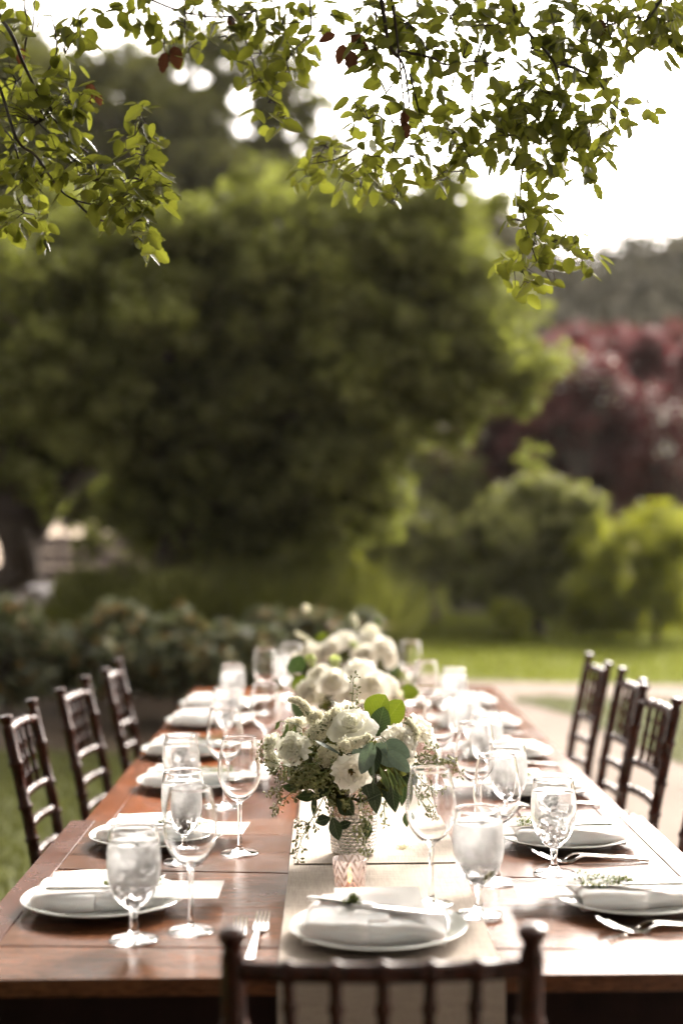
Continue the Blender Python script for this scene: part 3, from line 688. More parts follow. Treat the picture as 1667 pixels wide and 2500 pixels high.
# mid shrubs and grasses beside the table
def tuft(px, Y, h, spread, n, label, group, mat='blade'):
    b = Vector(G(px, Y)); a = rng.uniform(0, 2 * np.pi, n); rr_ = rng.uniform(0, spread, n) * 0.45
    x, y = np.cos(a) * rr_, np.sin(a) * rr_; lean = rng.uniform(0.15, 0.75, n); a2 = a + rng.normal(0, .5, n); H = h * rng.uniform(0.65, 1.1, n)
    wd = 0.010 * rng.uniform(.7, 1.4, n); pr = []
    for t, ww in ((0, 1), (0.4, 1), (0.75, .7), (1.0, .1)):
        r_ = lean * H * t ** 1.8; z = H * (t - 0.28 * lean * t * t)
        cx, cy = x + np.cos(a2) * r_, y + np.sin(a2) * r_
        for s in (-1, 1): pr.append(np.stack([cx - np.sin(a2) * wd * ww * s, cy + np.cos(a2) * wd * ww * s, z], 1))
    V = np.stack(pr, 1).reshape(-1, 3); base = np.arange(n)[:, None] * 8
    Q = np.concatenate([base + np.array([[2 * k, 2 * k + 1, 2 * k + 3, 2 * k + 2]]) for k in range(3)], 0)
    root = thing('grass_clump', label, 'grass clump', b, 0, group)
    new_obj('foliage', quick_mesh('foliage', V, Q, M[mat]), root)
    return root
for i, (px, Y, h, sp, n, lab) in enumerate([
        (300, 12.6, 1.05, 0.9, 900, 'long arching grass clump nearest the weathered fence'.replace('nearest', 'in front of')),
        (430, 12.2, 1.15, 0.9, 900, 'second long grass clump from the weathered fence'),
        (560, 13.4, 1.25, 0.9, 900, 'pale topped long grass clump rising below the oak crown'),
        (700, 12.4, 1.1, 0.9, 900, 'dark long grass clump behind the far flower arrangement'),
        (800, 13.2, 1.25, 0.9, 900, 'tall yellow-green grass clump behind the far flower arrangement'),
        (880, 12.8, 1.0, 0.8, 800, 'long grass clump closest to the lawn edge'.replace('closest to', 'touching')),
        (180, 12.0, 0.85, 0.8, 700, 'short grass clump beside the white garden table')]):
    tuft(px, Y, h, sp, n, lab, 'grass clumps behind the table')
for i, (px, py, Y, rx, ry, lab) in enumerate([
        (560, 1440, 13.8, 120, 70, 'pale yellow-green loose shrub rising below the oak crown'),
        (720, 1440, 13.2, 70, 60, 'dark loose shrub between the pale one and the lawn'),
        (850, 1450, 13.6, 90, 70, 'bright loose shrub at the lawn corner behind the tall bud'),
        (400, 1500, 12.0, 110, 55, 'grey-green loose shrub behind the rose bushes'),
        (240, 1470, 13.0, 90, 45, 'loose shrub standing in front of the weathered fence')]):
    tree('leafy_shrub', lab, 'shrub', [E(px, py, Y, rx, ry, .5)], [12], 0.12, 40, 0.042, M['lime_leaf' if i in (0, 2) else 'shrub_leaf'], (at(px, 1300, Y=Y).x, Y, 0), None, 0.03, 16, 'loose shrubs behind the bed', seed=70 + i, lobe=(0.20, 12), asp=0.4, up=0.1, hollow=0.1)
for i, (px, py, Y, rx, ry, lab) in enumerate([
        (20, 1610, 10.2, 100, 115, 'leafy rose bush behind the backmost chair of the shrub side'),
        (185, 1625, 10.8, 70, 60, 'leafy rose bush in front of the white garden table'),
        (300, 1590, 10.0, 80, 85, 'dark rose bush behind the upright chair backs'),
        (430, 1580, 10.0, 85, 110, 'rose bush with yellowing leaves beyond the table end'),
        (560, 1620, 9.8, 70, 75, 'rose bush with orange tinted leaves near the stacked water goblets'),
        (700, 1570, 10.6, 90, 60, 'low green bush just behind the white flowers'),
        (830, 1560, 11.0, 80, 55, 'low green bush at the corner of the lawn')]):
    tree('rose_bush', lab, 'bush', [E(px, py, Y, rx, ry, .35)], [15], 0.09, 22, 0.044, M['rose_bush_leaf'], (at(px, 1300, Y=Y).x, Y, 0), None, 0.02, 12, 'bushes in the bed behind the table', seed=30 + i, asp=0.7, lobe=(0.17, 11), hollow=0.1)

# weathered board fence, white garden table and crates
def fence():
    a, b = at(40, 1300, Y=22), at(470, 1300, Y=22.6)
    root = thing('board_fence', 'weathered wooden board fence seen low between the trunks', 'fence', (a.x, a.y, 0))
    d = Vector((b.x - a.x, b.y - a.y, 0)); L = d.length; root.rotation_euler.z = math.atan2(d.y, d.x)
    n = 4
    for k in range(n + 1):
        MB().box(k * L / n - .06, k * L / n + .06, -.05, .05, 0, 1.32, 0.01).build('post', M['fence'], root)
    for k in range(n):
        for j in range(5):
            z = 0.12 + j * 0.235
            MB().box(k * L / n + .065, (k + 1) * L / n - .065, -.015, .015, z, z + .222, 0.004).build('board', M['fence'], root)
fence()
def garden_table():
    c = at(60, 1420, Y=16); c.z = 0
    root = thing('garden_table', 'small white garden table beside the long grass', 'table', c)
    w_ = 0.27
    for k in range(4): MB().box(-w_, w_, -.3 + k * .155, -.3 + k * .155 + .145, .70, .745, 0.006).build('plank', M['whitepaint'], root)
    for sx in (-1, 1):
        for sy in (-1, 1): MB().box(sx * w_ * .8 - .04, sx * w_ * .8 + .04, sy * .24 - .04, sy * .24 + .04, 0, .698, 0.006).build('leg', M['whitepaint'], root)
garden_table()
def stand():
    c = at(130, 1420, Y=15.4); c.z = 0
    root = thing('plant_stand', 'slim white wooden stand next to the white garden table', 'stand', c)
    MB().box(-.09, .09, -.09, .09, .06, .66, 0.01).build('column', M['whitepaint'], root)
    MB().box(-.13, .13, -.13, .13, .66, .70, 0.008).build('top', M['whitepaint'], root)
    MB().box(-.13, .13, -.13, .13, 0, .06, 0.008).build('base', M['whitepaint'], root)
stand()

# thin evening haze over the whole garden
hz = MB(); hz.box(-690, 690, -290, 1190, -1.0, 60.0)
hm = bpy.data.materials.new('haze'); hm.use_nodes = True; ht = hm.node_tree; ht.nodes.clear()
hv = ht.nodes.new('ShaderNodeVolumePrincipled'); hv.inputs['Color'].default_value = (0.92, 0.90, 0.86, 1); hv.inputs['Density'].default_value = 0.0003; hv.inputs['Anisotropy'].default_value = 0.3
ho = ht.nodes.new('ShaderNodeOutputMaterial'); ht.links.new(hv.outputs[0], ho.inputs['Volume'])
tag(hz.build('haze', hm, smooth=False), 'thin pale haze lying over the whole garden', 'haze', kind='stuff')
# ------------------------------------------------------------------ the table
ZT = 0.76
X0, X1, YF, YJ, YE = -0.541, 0.662, 1.945, 3.006, 5.52
def plank(name, along, lo, hi, a0, a1, z0, z1, mat, parent, c=0.0018, n=26):
    P = []
    for i in range(n + 1):
        a = a0 + (a1 - a0) * i / n; l, h = lo(a), hi(a)
        sec = [(l, z0), (l, z1 - c), (l + c, z1), (h - c, z1), (h, z1 - c), (h, z0), (l, z0)]
        P.append([(a, q, z) if along == 'x' else (q, a, z) for q, z in sec])
    mb = MB(); mb.grid(P)
    for row, rev in ((P[0], 0), (P[-1], 1)):
        q = tuple(range(6)); mb.add(row[:6], [q if rev else q[::-1]])
    return mb.build(name, mat, parent, ang=25)
def table_frame(root, x0, x1, y0, y1, z0=0.60):
    zt = ZT - 0.0255 if y0 < 2.5 else ZT - 0.0405
    ap = MB(); ap.box(x0 + .012, x1 - .012, y0 + .006, y0 + .036, z0, zt, .002).build('apron', M['apron'], root)
    MB().box(x0 + .02, x1 - .02, y1 - .036, y1 - .012, z0, zt, .002).build('apron', M['apron'], root)
    MB().box(x0 + .02, x0 + .044, y0 + .037, y1 - .037, z0 + .03, zt, .002).build('apron', M['apron'], root)
    MB().box(x1 - .044, x1 - .02, y0 + .037, y1 - .037, z0 + .03, zt, .002).build('apron', M['apron'], root)
    for xx in (x0 + .085, x1 - .085):
        for yy in (y0 + .085, y1 - .085):
            MB().box(xx - .038, xx + .038, yy - .038, yy + .038, 0, z0 + .028, .005).build('leg', M['apron'], root)
def near_table():
    root = thing('dining_table', 'dark brown wooden table with cracked cross boards under the front chair setting', 'table', (0, 0, 0))
    zb = ZT - 0.024; e0, e1 = X0 + 0.052, X1 - 0.052
    def wav(x, y, k, tilt=0.0):
        return y + 0.004 * noise.noise(Vector((x * 3, k, 0))) + 0.0015 * noise.noise(Vector((x * 17, k, 3))) + tilt * (x - 0.06)
    seams = [(2.075, 0.0045, -.05), (2.30, .0003, 0.0), (2.515, 0.0050, -.11), (2.69, .0003, 0.01), (2.85, .0003, 0.0)]
    bnd = [lambda x: YF] + [None] * 5
    los, his = [lambda x: YF], []
    for k, (y, g, tl) in enumerate(seams):
        gg = lambda x, g=g, k=k: g * (0.55 + 0.9 * abs(noise.noise(Vector((x * 5, k * 7, 1)))) ) if g > .002 else g
        his.append(lambda x, y=y, k=k, tl=tl, gg=gg: wav(x, y, k, tl) - gg(x)); los.append(lambda x, y=y, k=k, tl=tl, gg=gg: wav(x, y, k, tl) + gg(x))
    his.append(lambda x: YJ - 0.0015)
    for k in range(6): plank('board', 'x', los[k], his[k], e0 + .0008, e1 - .0008, zb, ZT, M['wood_cross'], root, c=0.0007, n=40)
    fr = lambda x: YF; bk = lambda x: YJ - .0015
    ca = lambda y, s: 0.0012 * noise.noise(Vector((y * 14, s, 0)))
    plank('edge_board', 'y', lambda y: X0 + 0.002 * noise.noise(Vector((y * 9, 5, 0))), lambda y: e0 - .0012 + ca(y, 1), YF, YJ - .0015, zb, ZT + .0004, M['wood_edge'], root, c=.0015, n=50)
    plank('edge_board', 'y', lambda y: e1 + .0012 + ca(y, 2), lambda y: X1 + 0.002 * noise.noise(Vector((y * 9, 8, 0))), YF, YJ - .0015, zb, ZT + .0004, M['wood_edge'], root, c=.0015, n=50)
    MB().box(X0 + .006, X1 - .006, YF + .006, YJ - .006, zb - .001, ZT - 0.0045, 0).build('seam_filler', M['seam'], root, smooth=False)
    table_frame(root, X0, X1, YF, YJ)
near_table()
def far_table():
    root = thing('dining_table', 'long reddish wooden table with lengthwise boards, joined behind the front table', 'table', (0, 0, 0))
    x0, x1 = -0.517, 0.640; zt = ZT - 0.004; zb = zt - .035; y0, y1 = YJ + .003, YE; xs = [x0, x0 + .06]
    n = 6; xs += [x0 + .06 + (x1 - x0 - .12) * k / n for k in range(1, n + 1)] + [x1]
    for k in range(len(xs) - 1):
        f = lambda a, x=xs[k], k=k: x + .0006 + (.0012 * noise.noise(Vector((a * 4, k, 2))) if 0 < k else 0)
        h = lambda a, x=xs[k + 1], k=k: x - .0006 + (.0012 * noise.noise(Vector((a * 4, k + 1, 2))) if k < len(xs) - 2 else 0)
        plank('board', 'y', f, h, y0, y1, zb, zt, M['wood_long'], root, c=.0022, n=30)
    MB().box(x0 + .006, x1 - .006, y0 + .006, y1 - .006, zb - .001, zt - .006, 0).build('seam_filler', M['seam'], root, smooth=False)
    table_frame(root, x0, x1, y0 + .002, y1)
far_table()

def runner(name, label, path, xl, xr, seed, th=0.0012):
    P = []; n = 16
    for i, (y, z) in enumerate(path):
        row = []
        for j in range(n + 1):
            u = j / n; e = min(u, 1 - u) * (xr - xl)
            hem = 0.0007 if e < 0.014 else 0.0
            wz = 0.0012 * (0.5 + 0.5 * noise.noise(Vector((u * 5 + seed, y * 5, z * 4))))
            off = 0.0015 * noise.noise(Vector((y * 2, z * 3, seed)))
            row.append((xl + (xr - xl) * u + off * (1 if z > .7 else 3), y - (wz + hem) * (1 if z < ZT - .01 else 0) - (0.004 * math.sin(u * 9 + seed) * min(1, (ZT - z) * 5) if z < ZT - .01 else 0), z + (wz + hem if z >= ZT - .01 else 0)))
        P.append(row)
    mb = MB(); mb.slab([r_[::-1] for r_ in P], th)
    o = mb.build(name, M['runner'], ang=60); return tag(o, label, 'table runner')
pth = [(2.98, ZT + .0016)] + [(2.9 - k * .06, ZT + .0016) for k in range(16)] + [(YF + .006, ZT + .0016), (YF - .001, ZT), (YF - .0045, ZT - .005), (YF - .0055, ZT - .02)] + [(YF - .0065 - k * .0006, ZT - .05 - k * .035) for k in range(10)]
runner('table_runner', 'beige linen runner hanging over the front end of the table', pth, -0.071, 0.2385, 1)
pth2 = [(2.5770 + k * .05, ZT + .0042) for k in range(9)] + [(3.0 + k * .12, ZT + .0022) for k in range(21)] + [(YE - .002, ZT + .001), (YE + .004, ZT - .006), (YE + .005, ZT - .2)]
runner('table_runner', 'second beige linen runner overlapping the first under the flowers', pth2[::-1], -0.062, 0.2335, 4)

# ------------------------------------------------------------------ chairs
def ringed(pts, r, nodes, seg=10, swell=1.28, wl=0.006):
    """bamboo-turned rod: tube along pts (list of Vectors), with nodes at fractions"""
    L = [0]; 
    for a, b in zip(pts, pts[1:]): L.append(L[-1] + (b - a).length)
    T = L[-1]; ts = set(x / T for x in L)
    for f in nodes:
        for d in (-1.4, -.7, 0, .7, 1.4): ts.add(min(1, max(0, f + d * wl / T)))
    ts = sorted(ts); P, Rr = [], []
    for t in ts:
        s = t * T; i = max(k for k in range(len(L)) if L[k] <= s + 1e-9); i = min(i, len(pts) - 2)
        P.append(pts[i].lerp(pts[i + 1], (s - L[i]) / max(1e-9, L[i + 1] - L[i])))
        q = min([abs(t - f) * T for f in nodes] + [1]); Rr.append(r * (1 + (swell - 1) * max(0, 1 - (q / (wl * 1.3)) ** 2)))
    keep = [0] + [i for i in range(1, len(P)) if (P[i] - P[i - 1]).length > 1e-4]
    mb = MB(); mb.tube([P[i] for i in keep], [Rr[i] for i in keep], seg); return mb
def make_chair(label):
    t = thing('chiavari_chair', label, 'chair', (0, 0, 0), 0, 'dark wooden chairs round the table'); m = M['chair']
    hw = 0.170
    for s in (-1, 1):
        pts = [Vector((s * (hw + .012), -.235, 0)), Vector((s * (hw + .004), -.185, .25)), Vector((s * hw, -.178, .45)), Vector((s * hw, -.205, .62)), Vector((s * hw, -.262, .888))]
        post = ringed(pts, .0145, [.2, .38, .52, .60, .69, .78, .9], 12); post_o = post.build('rear_post', m, t)
        dirv = (pts[-1] - pts[-2]).normalized(); f = MB()
        f.lathe([(0, -.004), (.0145, -.003), (.0118, .004), (.0115, .010), (.0165, .019), (.0176, .024), (.0145, .030), (.006, .0325), (0, .033)], 14)
        fo = f.build('finial', m, post_o, loc=pts[-1], rot=dirv.to_track_quat('Z', 'Y').to_euler())
        ringed([Vector((s * .192, .205, 0)), Vector((s * .186, .19, .43))], .0125, [.15, .3, .75, .9], 12).build('leg', m, t)
        ringed([Vector((s * .184, .19, .2)), Vector((s * .174, -.19, .2))], .007, [.25, .5, .75], 8).build('stretcher', m, t)
        ringed([Vector((s * .184, .19, .3)), Vector((s * .174, -.19, .3))], .007, [.25, .5, .75], 8).build('stretcher', m, t)
    for z in (.16, .27): ringed([Vector((-.184, .195, z)), Vector((.184, .195, z))], .007, [.25, .5, .75], 8).build('stretcher', m, t)
    def yb(z): return -.178 - (z - .45) * (.027 / .17) if z < .62 else -.205 - (z - .62) * (.057 / .268)
    def rail(z, r, bow, name, nodes):
        pts = [Vector((-hw + 2 * hw * k / 12, yb(z) - bow * (1 - (2 * k / 12 - 1) ** 2), z + 0.002 * (1 - (2 * k / 12 - 1) ** 2))) for k in range(13)]
        ringed(pts, r, nodes, 10, 1.3).build(name, m, t)
    rail(.868, .0118, .022, 'top_rail', [.186, .343, .5, .657, .814])
    for z in (.700, .625, .548): rail(z, .0100, .022, 'back_rail', [.08, .22, .36, .5, .64, .78, .92])
    for k in range(5):
        x = (k - 2) * .0535; b = .022 * (1 - (x / hw) ** 2)
        ringed([Vector((x, yb(.868) - b, .868)), Vector((x * 0.97, yb(.78) - b, .78)), Vector((x * .94, yb(.70) - b, .70))], .0072, [.25, .5, .75], 8, 1.35).build('spindle', m, t)
    s_ = MB(); s_.box(-.195, .195, -.185, .205, .425, .447, .008); s_.build('seat', m, t)
    c = MB(); P = []
    for i in range(13):
        row = []
        for j in range(13):
            u, v = i / 6 - 1, j / 6 - 1; e = (1 - abs(u) ** 6) * (1 - abs(v) ** 6)
            k = 1 - 0.06 * (u * u * v * v)
            row.append((u * .188 * k, .008 + v * .186 * k, .449 + .042 * e ** .4))
        P.append(row)
    c.grid(P); c.box(-.18, .18, -.17, .187, .4485, .452, 0)
    c.build('cushion', M['cushion'], t)
    return t
ch0 = make_chair('dark wooden chair standing at the front end of the table with its back to us')
ch0.location = (.060, 1.884, 0)
index_kids(ch0)
for (bx, y, side, lab) in [
        (-.790, 3.675, 1, 'dark wooden chair on the shrub side, first of the three in view'),
        (-.757, 4.245, 1, 'reddish wooden chair on the shrub side, second of the three in view'),
        (-.730, 4.850, 1, 'reddish wooden chair on the shrub side, third and furthest down'.replace('furthest', 'farther')),
        (.912, 3.905, -1, 'dark wooden chair on the path side with glinting post tops, third from the far end'),
        (.940, 4.405, -1, 'dark wooden chair on the path side partly hidden behind the next chair back'),
        (.936, 4.925, -1, 'dark wooden chair on the path side standing alone at the far end'),
        (.925, 3.315, -1, 'dark wooden chair cut by the picture edge on the path side')]:
    off = .265
    dup(ch0, (bx + off * side, y, 0), (-math.pi / 2 if side == 1 else math.pi / 2) + R(2.5) * math.sin(y * 7), lab)

# ------------------------------------------------------------------ glassware
def arc(a, b, n, f): return [f(a + (b - a) * k / n) for k in range(n + 1)]
def interp(pts, n=4):
    """Catmull-Rom through (r,z) points"""
    out = []
    for i in range(len(pts) - 1):
        p0, p1, p2, p3 = pts[max(0, i - 1)], pts[i], pts[i + 1], pts[min(len(pts) - 1, i + 2)]
        for k in range(n):
            t = k / n
            out.append(tuple(0.5 * ((2 * p1[q]) + (-p0[q] + p2[q]) * t + (2 * p0[q] - 5 * p1[q] + 4 * p2[q] - p3[q]) * t * t + (-p0[q] + 3 * p1[q] - 3 * p2[q] + p3[q]) * t ** 3) for q in (0, 1)))
    out.append(pts[-1]); return out
def make_wine(label):
    t = thing('wine_glass', label, 'wine glass', (0, 0, 0), 0, 'empty wine glasses along the table'); SEG = 48
    outer = interp([(.0046, .092), (.0075, .098), (.020, .106), (.0325, .122), (.0395, .142), (.0405, .160), (.0370, .190), (.0318, .218)], 5)
    inner = interp([(.0309, .2180), (.0361, .190), (.0394, .160), (.0384, .142), (.0315, .1235), (.019, .109), (.007, .1035), (0, .1028)], 5)
    mb = MB(); mb.lathe(outer + [(.0315, .2187)] + inner, SEG); mb.build('bowl', M['glass'], t, ang=180)
    st = interp([(.0085, .0075), (.0052, .014), (.0040, .025), (.0036, .05), (.0038, .075), (.0046, .092)], 4)
    MB().lathe(st, 24).build('stem', M['glass'], t, ang=180)
    ft = [(0, .0006), (.020, .0012), (.033, .0004), (.0352, .0006), (.0357, .0014), (.0350, .0022), (.030, .0027), (.020, .0038), (.012, .0056), (.0085, .0075)]
    MB().lathe(ft, SEG).build('foot', M['glass'], t, ang=180)
    return t
def ice_mesh(seed, top):
    r_ = random.Random(seed); mb = MB()
    k = 0; z = .058
    while z < top:
        for a in range(3):
            an = r_.uniform(0, 6.28); rr_ = r_.uniform(.006, .0175) if z > .066 else r_.uniform(.0, .006); s = r_.uniform(.0075, .0105) if z > .07 else .006
            Mx = Matrix.Translation((rr_ * math.cos(an), rr_ * math.sin(an), z + r_.uniform(-.003, .003))) @ Matrix.Rotation(r_.uniform(0, 3), 4, Vector((r_.random(), r_.random(), r_.random() + .1)))
            V, Fc = bmesh_box(-s, s, -s * .9, s * .9, -s * .8, s * .8, s * .25)
            mb.add([Mx @ Vector([c * (1 + r_.uniform(-.08, .08)) for c in v]) for v in V], Fc)
        z += .0125
    return mb
def make_goblet(label, cold, seed):
    t = thing('water_goblet', label, 'water goblet', (0, 0, 0), 0, 'goblets of iced water along the table'); SEG = 40
    outer = interp([(.0062, .040), (.0085, .046), (.019, .054), (.0315, .071), (.0385, .094), (.0402, .115), (.0388, .140), (.0350, .166)], 5)
    inner = interp([(.0334, .1662), (.0371, .140), (.0384, .115), (.0367, .094), (.0297, .073), (.0175, .058), (.006, .0520), (0, .0515)], 5)
    MB().lathe(outer + [(.0342, .1672)] + inner, SEG).build('bowl', M[cold], t, ang=180)
    MB().lathe(interp([(.0115, .0085), (.0070, .015), (.0058, .024), (.0056, .032), (.0062, .040)], 4), 24).build('stem', M['glass'], t, ang=180)
    ft = [(0, .0008), (.020, .0014), (.034, .0005), (.0366, .0008), (.0372, .0018), (.0362, .0028), (.030, .0034), (.020, .0048), (.0150, .0064), (.0115, .0085)]
    MB().lathe(ft, SEG).build('foot', M['glass'], t, ang=180)
    lv = .146
    wi = [(0, .0513), (.0063, .0518), (.0178, .0577), (.0300, .0727), (.0370, .0938), (.0387, .115), (.0379, .135), (.0367, lv), (.0355, lv - .0006), (0, lv - .0008)]
    MB().lathe(interp(wi[:8], 3) + wi[8:], SEG).build('water', M['water'], t, ang=60)
    o = ice_mesh(seed, .143).build('ice', M['ice'], t, ang=30); o['kind'] = 'stuff'
    return t
wine0 = make_wine('w'); gob0 = make_goblet('g', 'cold_glass', 3); gob1 = make_goblet('g', 'cold_clear', 11); index_kids(wine0); index_kids(gob0); index_kids(gob1)
def placeg(proto, first, px, py, lab, rz, z=ZT + .0006, far=False):
    p = at(px, py, z=ZT); zz = z - (.004 if p.y > YJ else 0)
    if -.07 < p.x < .24: zz += .0035
    if first: proto.location = (p.x, p.y, zz); proto.rotation_euler.z = rz; proto['label'] = lab; return proto
    return dup(proto, (p.x, p.y, zz), rz, lab)
SH, PA = 'on the shrub side', 'on the path side'
wines = [(467, 2274, 'empty wine glass beside the front plate on the shrub side'),
         (586, 2084, 'empty wine glass standing clear before the first flower arrangement, shrub side'),
         (550, 1967, 'empty wine glass by the third plate on the shrub side'),
         (649, 1873, 'empty wine glass by the fourth plate on the shrub side'),
         (648, 1742, 'empty wine glass by the fifth plate on the shrub side'),
         (712, 1722, 'empty wine glass close to the last flowers on the shrub side'),
         (1053, 2214, 'tall empty wine glass standing on the runner behind the front plate'),
         (1214, 2155, 'empty wine glass between the two front goblets on the path side'),
         (1161, 2030, 'empty wine glass by the third plate on the path side'),
         (1073, 1925, 'empty wine glass by the fourth plate on the path side'),
         (1040, 1790, 'empty wine glass by the fifth plate on the path side'),
         (1003, 1715, 'empty wine glass at the far end on the path side')]
for i, (px, py, lab) in enumerate(wines): placeg(wine0, i == 0, px, py, lab, i * .7)
gobs = [(0, 328, 2296, 'misted iced water goblet in front of the first plate on the shrub side'),
        (0, 448, 2105, 'iced water goblet seen through the front wine glass on the shrub side'),
        (1, 443, 1977, 'iced water goblet by the third plate on the shrub side'),
        (1, 553, 1822, 'iced water goblet by the fourth plate on the shrub side'),
        (0, 569, 1745, 'iced water goblet by the fifth plate on the shrub side'),
        (0, 700, 1700, 'iced water goblet at the far end on the shrub side'),
        (0, 1168.7, 2240, 'misted iced water goblet to the side of the front plate on the path side'),
        (1, 1352, 2134, 'clear iced water goblet before the second plate on the path side'),
        (0, 1240, 2014, 'iced water goblet by the third plate on the path side'),
        (0, 1187, 1907, 'iced water goblet by the fourth plate on the path side'),
        (0, 1137, 1838, 'iced water goblet by the fifth plate on the path side'),
        (0, 1108, 1758, 'iced water goblet by the sixth plate on the path side')]
seen = set()
for i, (k, px, py, lab) in enumerate(gobs):
    placeg((gob0, gob1)[k], k not in seen, px, py, lab, i * 1.1); seen.add(k)

# ------------------------------------------------------------------ place settings
def make_plate(label):
    prof = [(0, .0035), (.045, .0035), (.046, .0006), (.050, .0004), (.052, .0035), (.082, .0062), (.110, .0125), (.1300, .0188), (.1318, .0198), (.1322, .0212), (.1308, .0222), (.112, .0172), (.094, .0122), (.088, .0100), (.082, .0086), (.0, .0080)]
    o = MB().lathe(prof, 64).build('dinner_plate', M['plate'], ang=35); return tag(o, label, 'plate', 'white dinner plates at each seat')
def napkin_mesh(seed, L=0.205):
    mb = MB(); nz = lambda a, b, c: noise.noise(Vector((a, b, c + seed * 7.3)))
    def sweep(path, th, u0, u1, amp, nu=44, skew=0.0, hs=lambda u: 1.0):
        P = []
        for i in range(nu + 1):
            u = u0 + (u1 - u0) * i / nu; row = []
            for (v, z) in path:
                vv = v * (1 + .08 * nz(u * 14, 0, 2)) + skew * u + .005 * nz(u * 22, z * 60, 5) + .004 * (.2 - abs(nz(u * 30, z * 90, 6)))
                zz = z * hs(u) + amp * (nz(u * 20, v * 16, 1) + .9 * (.25 - abs(nz(u * 26 + v * 30, v * 14 - u * 9, 4)))) * (z > .004) + .0012 * (.2 - abs(nz(u * 80, v * 60, 9))) * (z > .02)
                row.append((u, vv, max(.0002, zz)))
            P.append(row)
        mb.slab(P, th)
    H = .0295
    outer = [(.052, .0012)] + [(.052 - k * .012, .0012) for k in range(1, 8)] + [(-.049, .0016), (-.0518, .0045), (-.0530, .0115), (-.0530, .0195), (-.0515, .0262), (-.047, .0290), (-.040, .0295)] + [(-.032 + k * .012, H + .0005 * k) for k in range(8)]
    cr = -L * .02 + .012 * nz(seed, 1, 1)
    sweep(outer, -.0022, -L / 2, cr, .0020, nu=22, hs=lambda u: 1.04 - .10 * ((u + L / 2) / (L / 2)) - .25 * max(0, (-u - L * .44) / (L * .06)) ** 2)
    sweep([(v * .94 + .002, z) for v, z in outer], -.0022, cr + .0012, L / 2, .0042, nu=26, skew=.05, hs=lambda u: .93 - .34 * max(0, u / (L / 2)) ** 1.4)
    for k in range(3):
        z = .0055 + k * .0056
        loop = [(.050 - q * .0115, z) for q in range(8)] + [(-.0375, z + .0012), (-.039, z + .0026)]
        sweep(loop, -.0019, -L / 2 + .004 * k + .003, L / 2 - .006 * k - .01, .0012, hs=lambda u: .95 - .30 * max(0, u / (L / 2)) ** 1.4)
    fl = [(-.030 + k * .0115, .0325 + .0009 * k + (.003 if k == 9 else 0) - .0010 * (k == 0)) for k in range(10)]
    sweep(fl, .0016, -L / 2 + .018, L * .10, .0012, nu=20, skew=.12)
    fl2 = [(-.012 + k * .010, .0300 + .0012 * k) for k in range(8)]
    sweep(fl2, .0016, L * .06, L * .36, .0030, nu=16, skew=-.25, hs=lambda u: 1 - 2.2 * max(0, u - L * .06))
    return mb.mesh('napkin', M['napkin'], ang=70)
def make_fork():
    mb = MB(); hd = MB()
    def zc(s):                                # s from tine tip 0 to handle end .195
        if s < .05: return .0165 - .0155 * math.sin(s / .05 * math.pi / 2)
        if s < .08: q = (s - .05) / .03; return .001 + .0105 * q * q * (3 - 2 * q)
        return .0115 - .0100 * ((s - .08) / .115) ** 1.2
    def strip(m_, s0, s1, n, wf, xo=lambda s: 0.0, th=.0018):
        P = []
        for i in range(n + 1):
            s = s0 + (s1 - s0) * i / n; w_ = wf(s) / 2; P.append([(xo(s) - w_, s, zc(s) + th), (xo(s), s, zc(s) + th * .8), (xo(s) + w_, s, zc(s) + th)])
        m_.slab(P, -th)
    for k in range(4):
        strip(hd, 0, .036, 6, lambda s: .0022 + .0012 * s / .036, lambda s, k=k: (k - 1.5) * (.0060 + .0004 * s / .036))
    strip(hd, .0355, .062, 8, lambda s: .0225 - .016 * max(0, (s - .044) / .018) ** 1.2)
    strip(mb, .0618, .195, 20, lambda s: .0062 + .0065 * max(0, (s - .09) / .105) ** 1.3, th=.0026)
    return hd.mesh('head', M['steel'], ang=60), mb.mesh('handle', M['steel'], ang=60)
def make_knife():
    bl, hn = MB(), MB(); P = []
    for i in range(15):
        s = i / 14 * .108; w_ = .0085 * min(1, (s / .022 + .04)) ** .6; P.append([(-w_ * .9, s, .0008), (0, s, .0016), (w_ * .55 + .002, s, .0016)])
    bl.slab(P, .0012)
    hn.tube([Vector((0, s, .0022)) for s in (.107, .115, .14, .18, .207, .214)], [.0030, .0036, .0040, .0052, .0055, .003], 10)
    for i, v in enumerate(hn.v): hn.v[i] = (v[0] * 1.25, v[1], .0022 + (v[2] - .0022) * .65)
    return bl.mesh('blade', M['steel'], ang=60), hn.mesh('handle', M['steel'], ang=60)
def make_sprig(seed, L=.085):
    r_ = random.Random(seed); st, lf = MB(), MB()
    for k in range(4):
        a = r_.uniform(-.35, .35); p = Vector((r_.uniform(-.004, .004), 0, .0015)); pts = [p.copy()]
        for i in range(9):
            a += r_.uniform(-.25, .25); p = p + Vector((math.sin(a), math.cos(a), 0)) * L / 9; p.z = .002 + .004 * math.sin(i * .6 + k) + .002; pts.append(p.copy())
        st.tube(pts, .0006, 5)
        for p in pts:
            for q in range(7):
                d = Vector((r_.uniform(-1, 1), r_.uniform(-.5, 1), r_.uniform(-.1, 1))).normalized(); b = p + d * r_.uniform(.001, .004); s = d.orthogonal().normalized() * .0014
                lf.add([b, b + d * .0025 + s, b + d * .0055, b + d * .0025 - s], [(0, 1, 2, 3)])
    return st.mesh('stem', M['twig']), lf.mesh('leaves', M['herb'], smooth=False)
NAP = [napkin_mesh(1), napkin_mesh(2), napkin_mesh(3)]; FK = make_fork(); KN = make_knife(); SP = [make_sprig(1), make_sprig(2)]
cm_ = MB(); cm_.box(-.088, .088, -.056, .056, 0, .0006, 0); CARD = cm_.mesh('menu_card', M['paper'], smooth=False)
plate0 = make_plate('p')
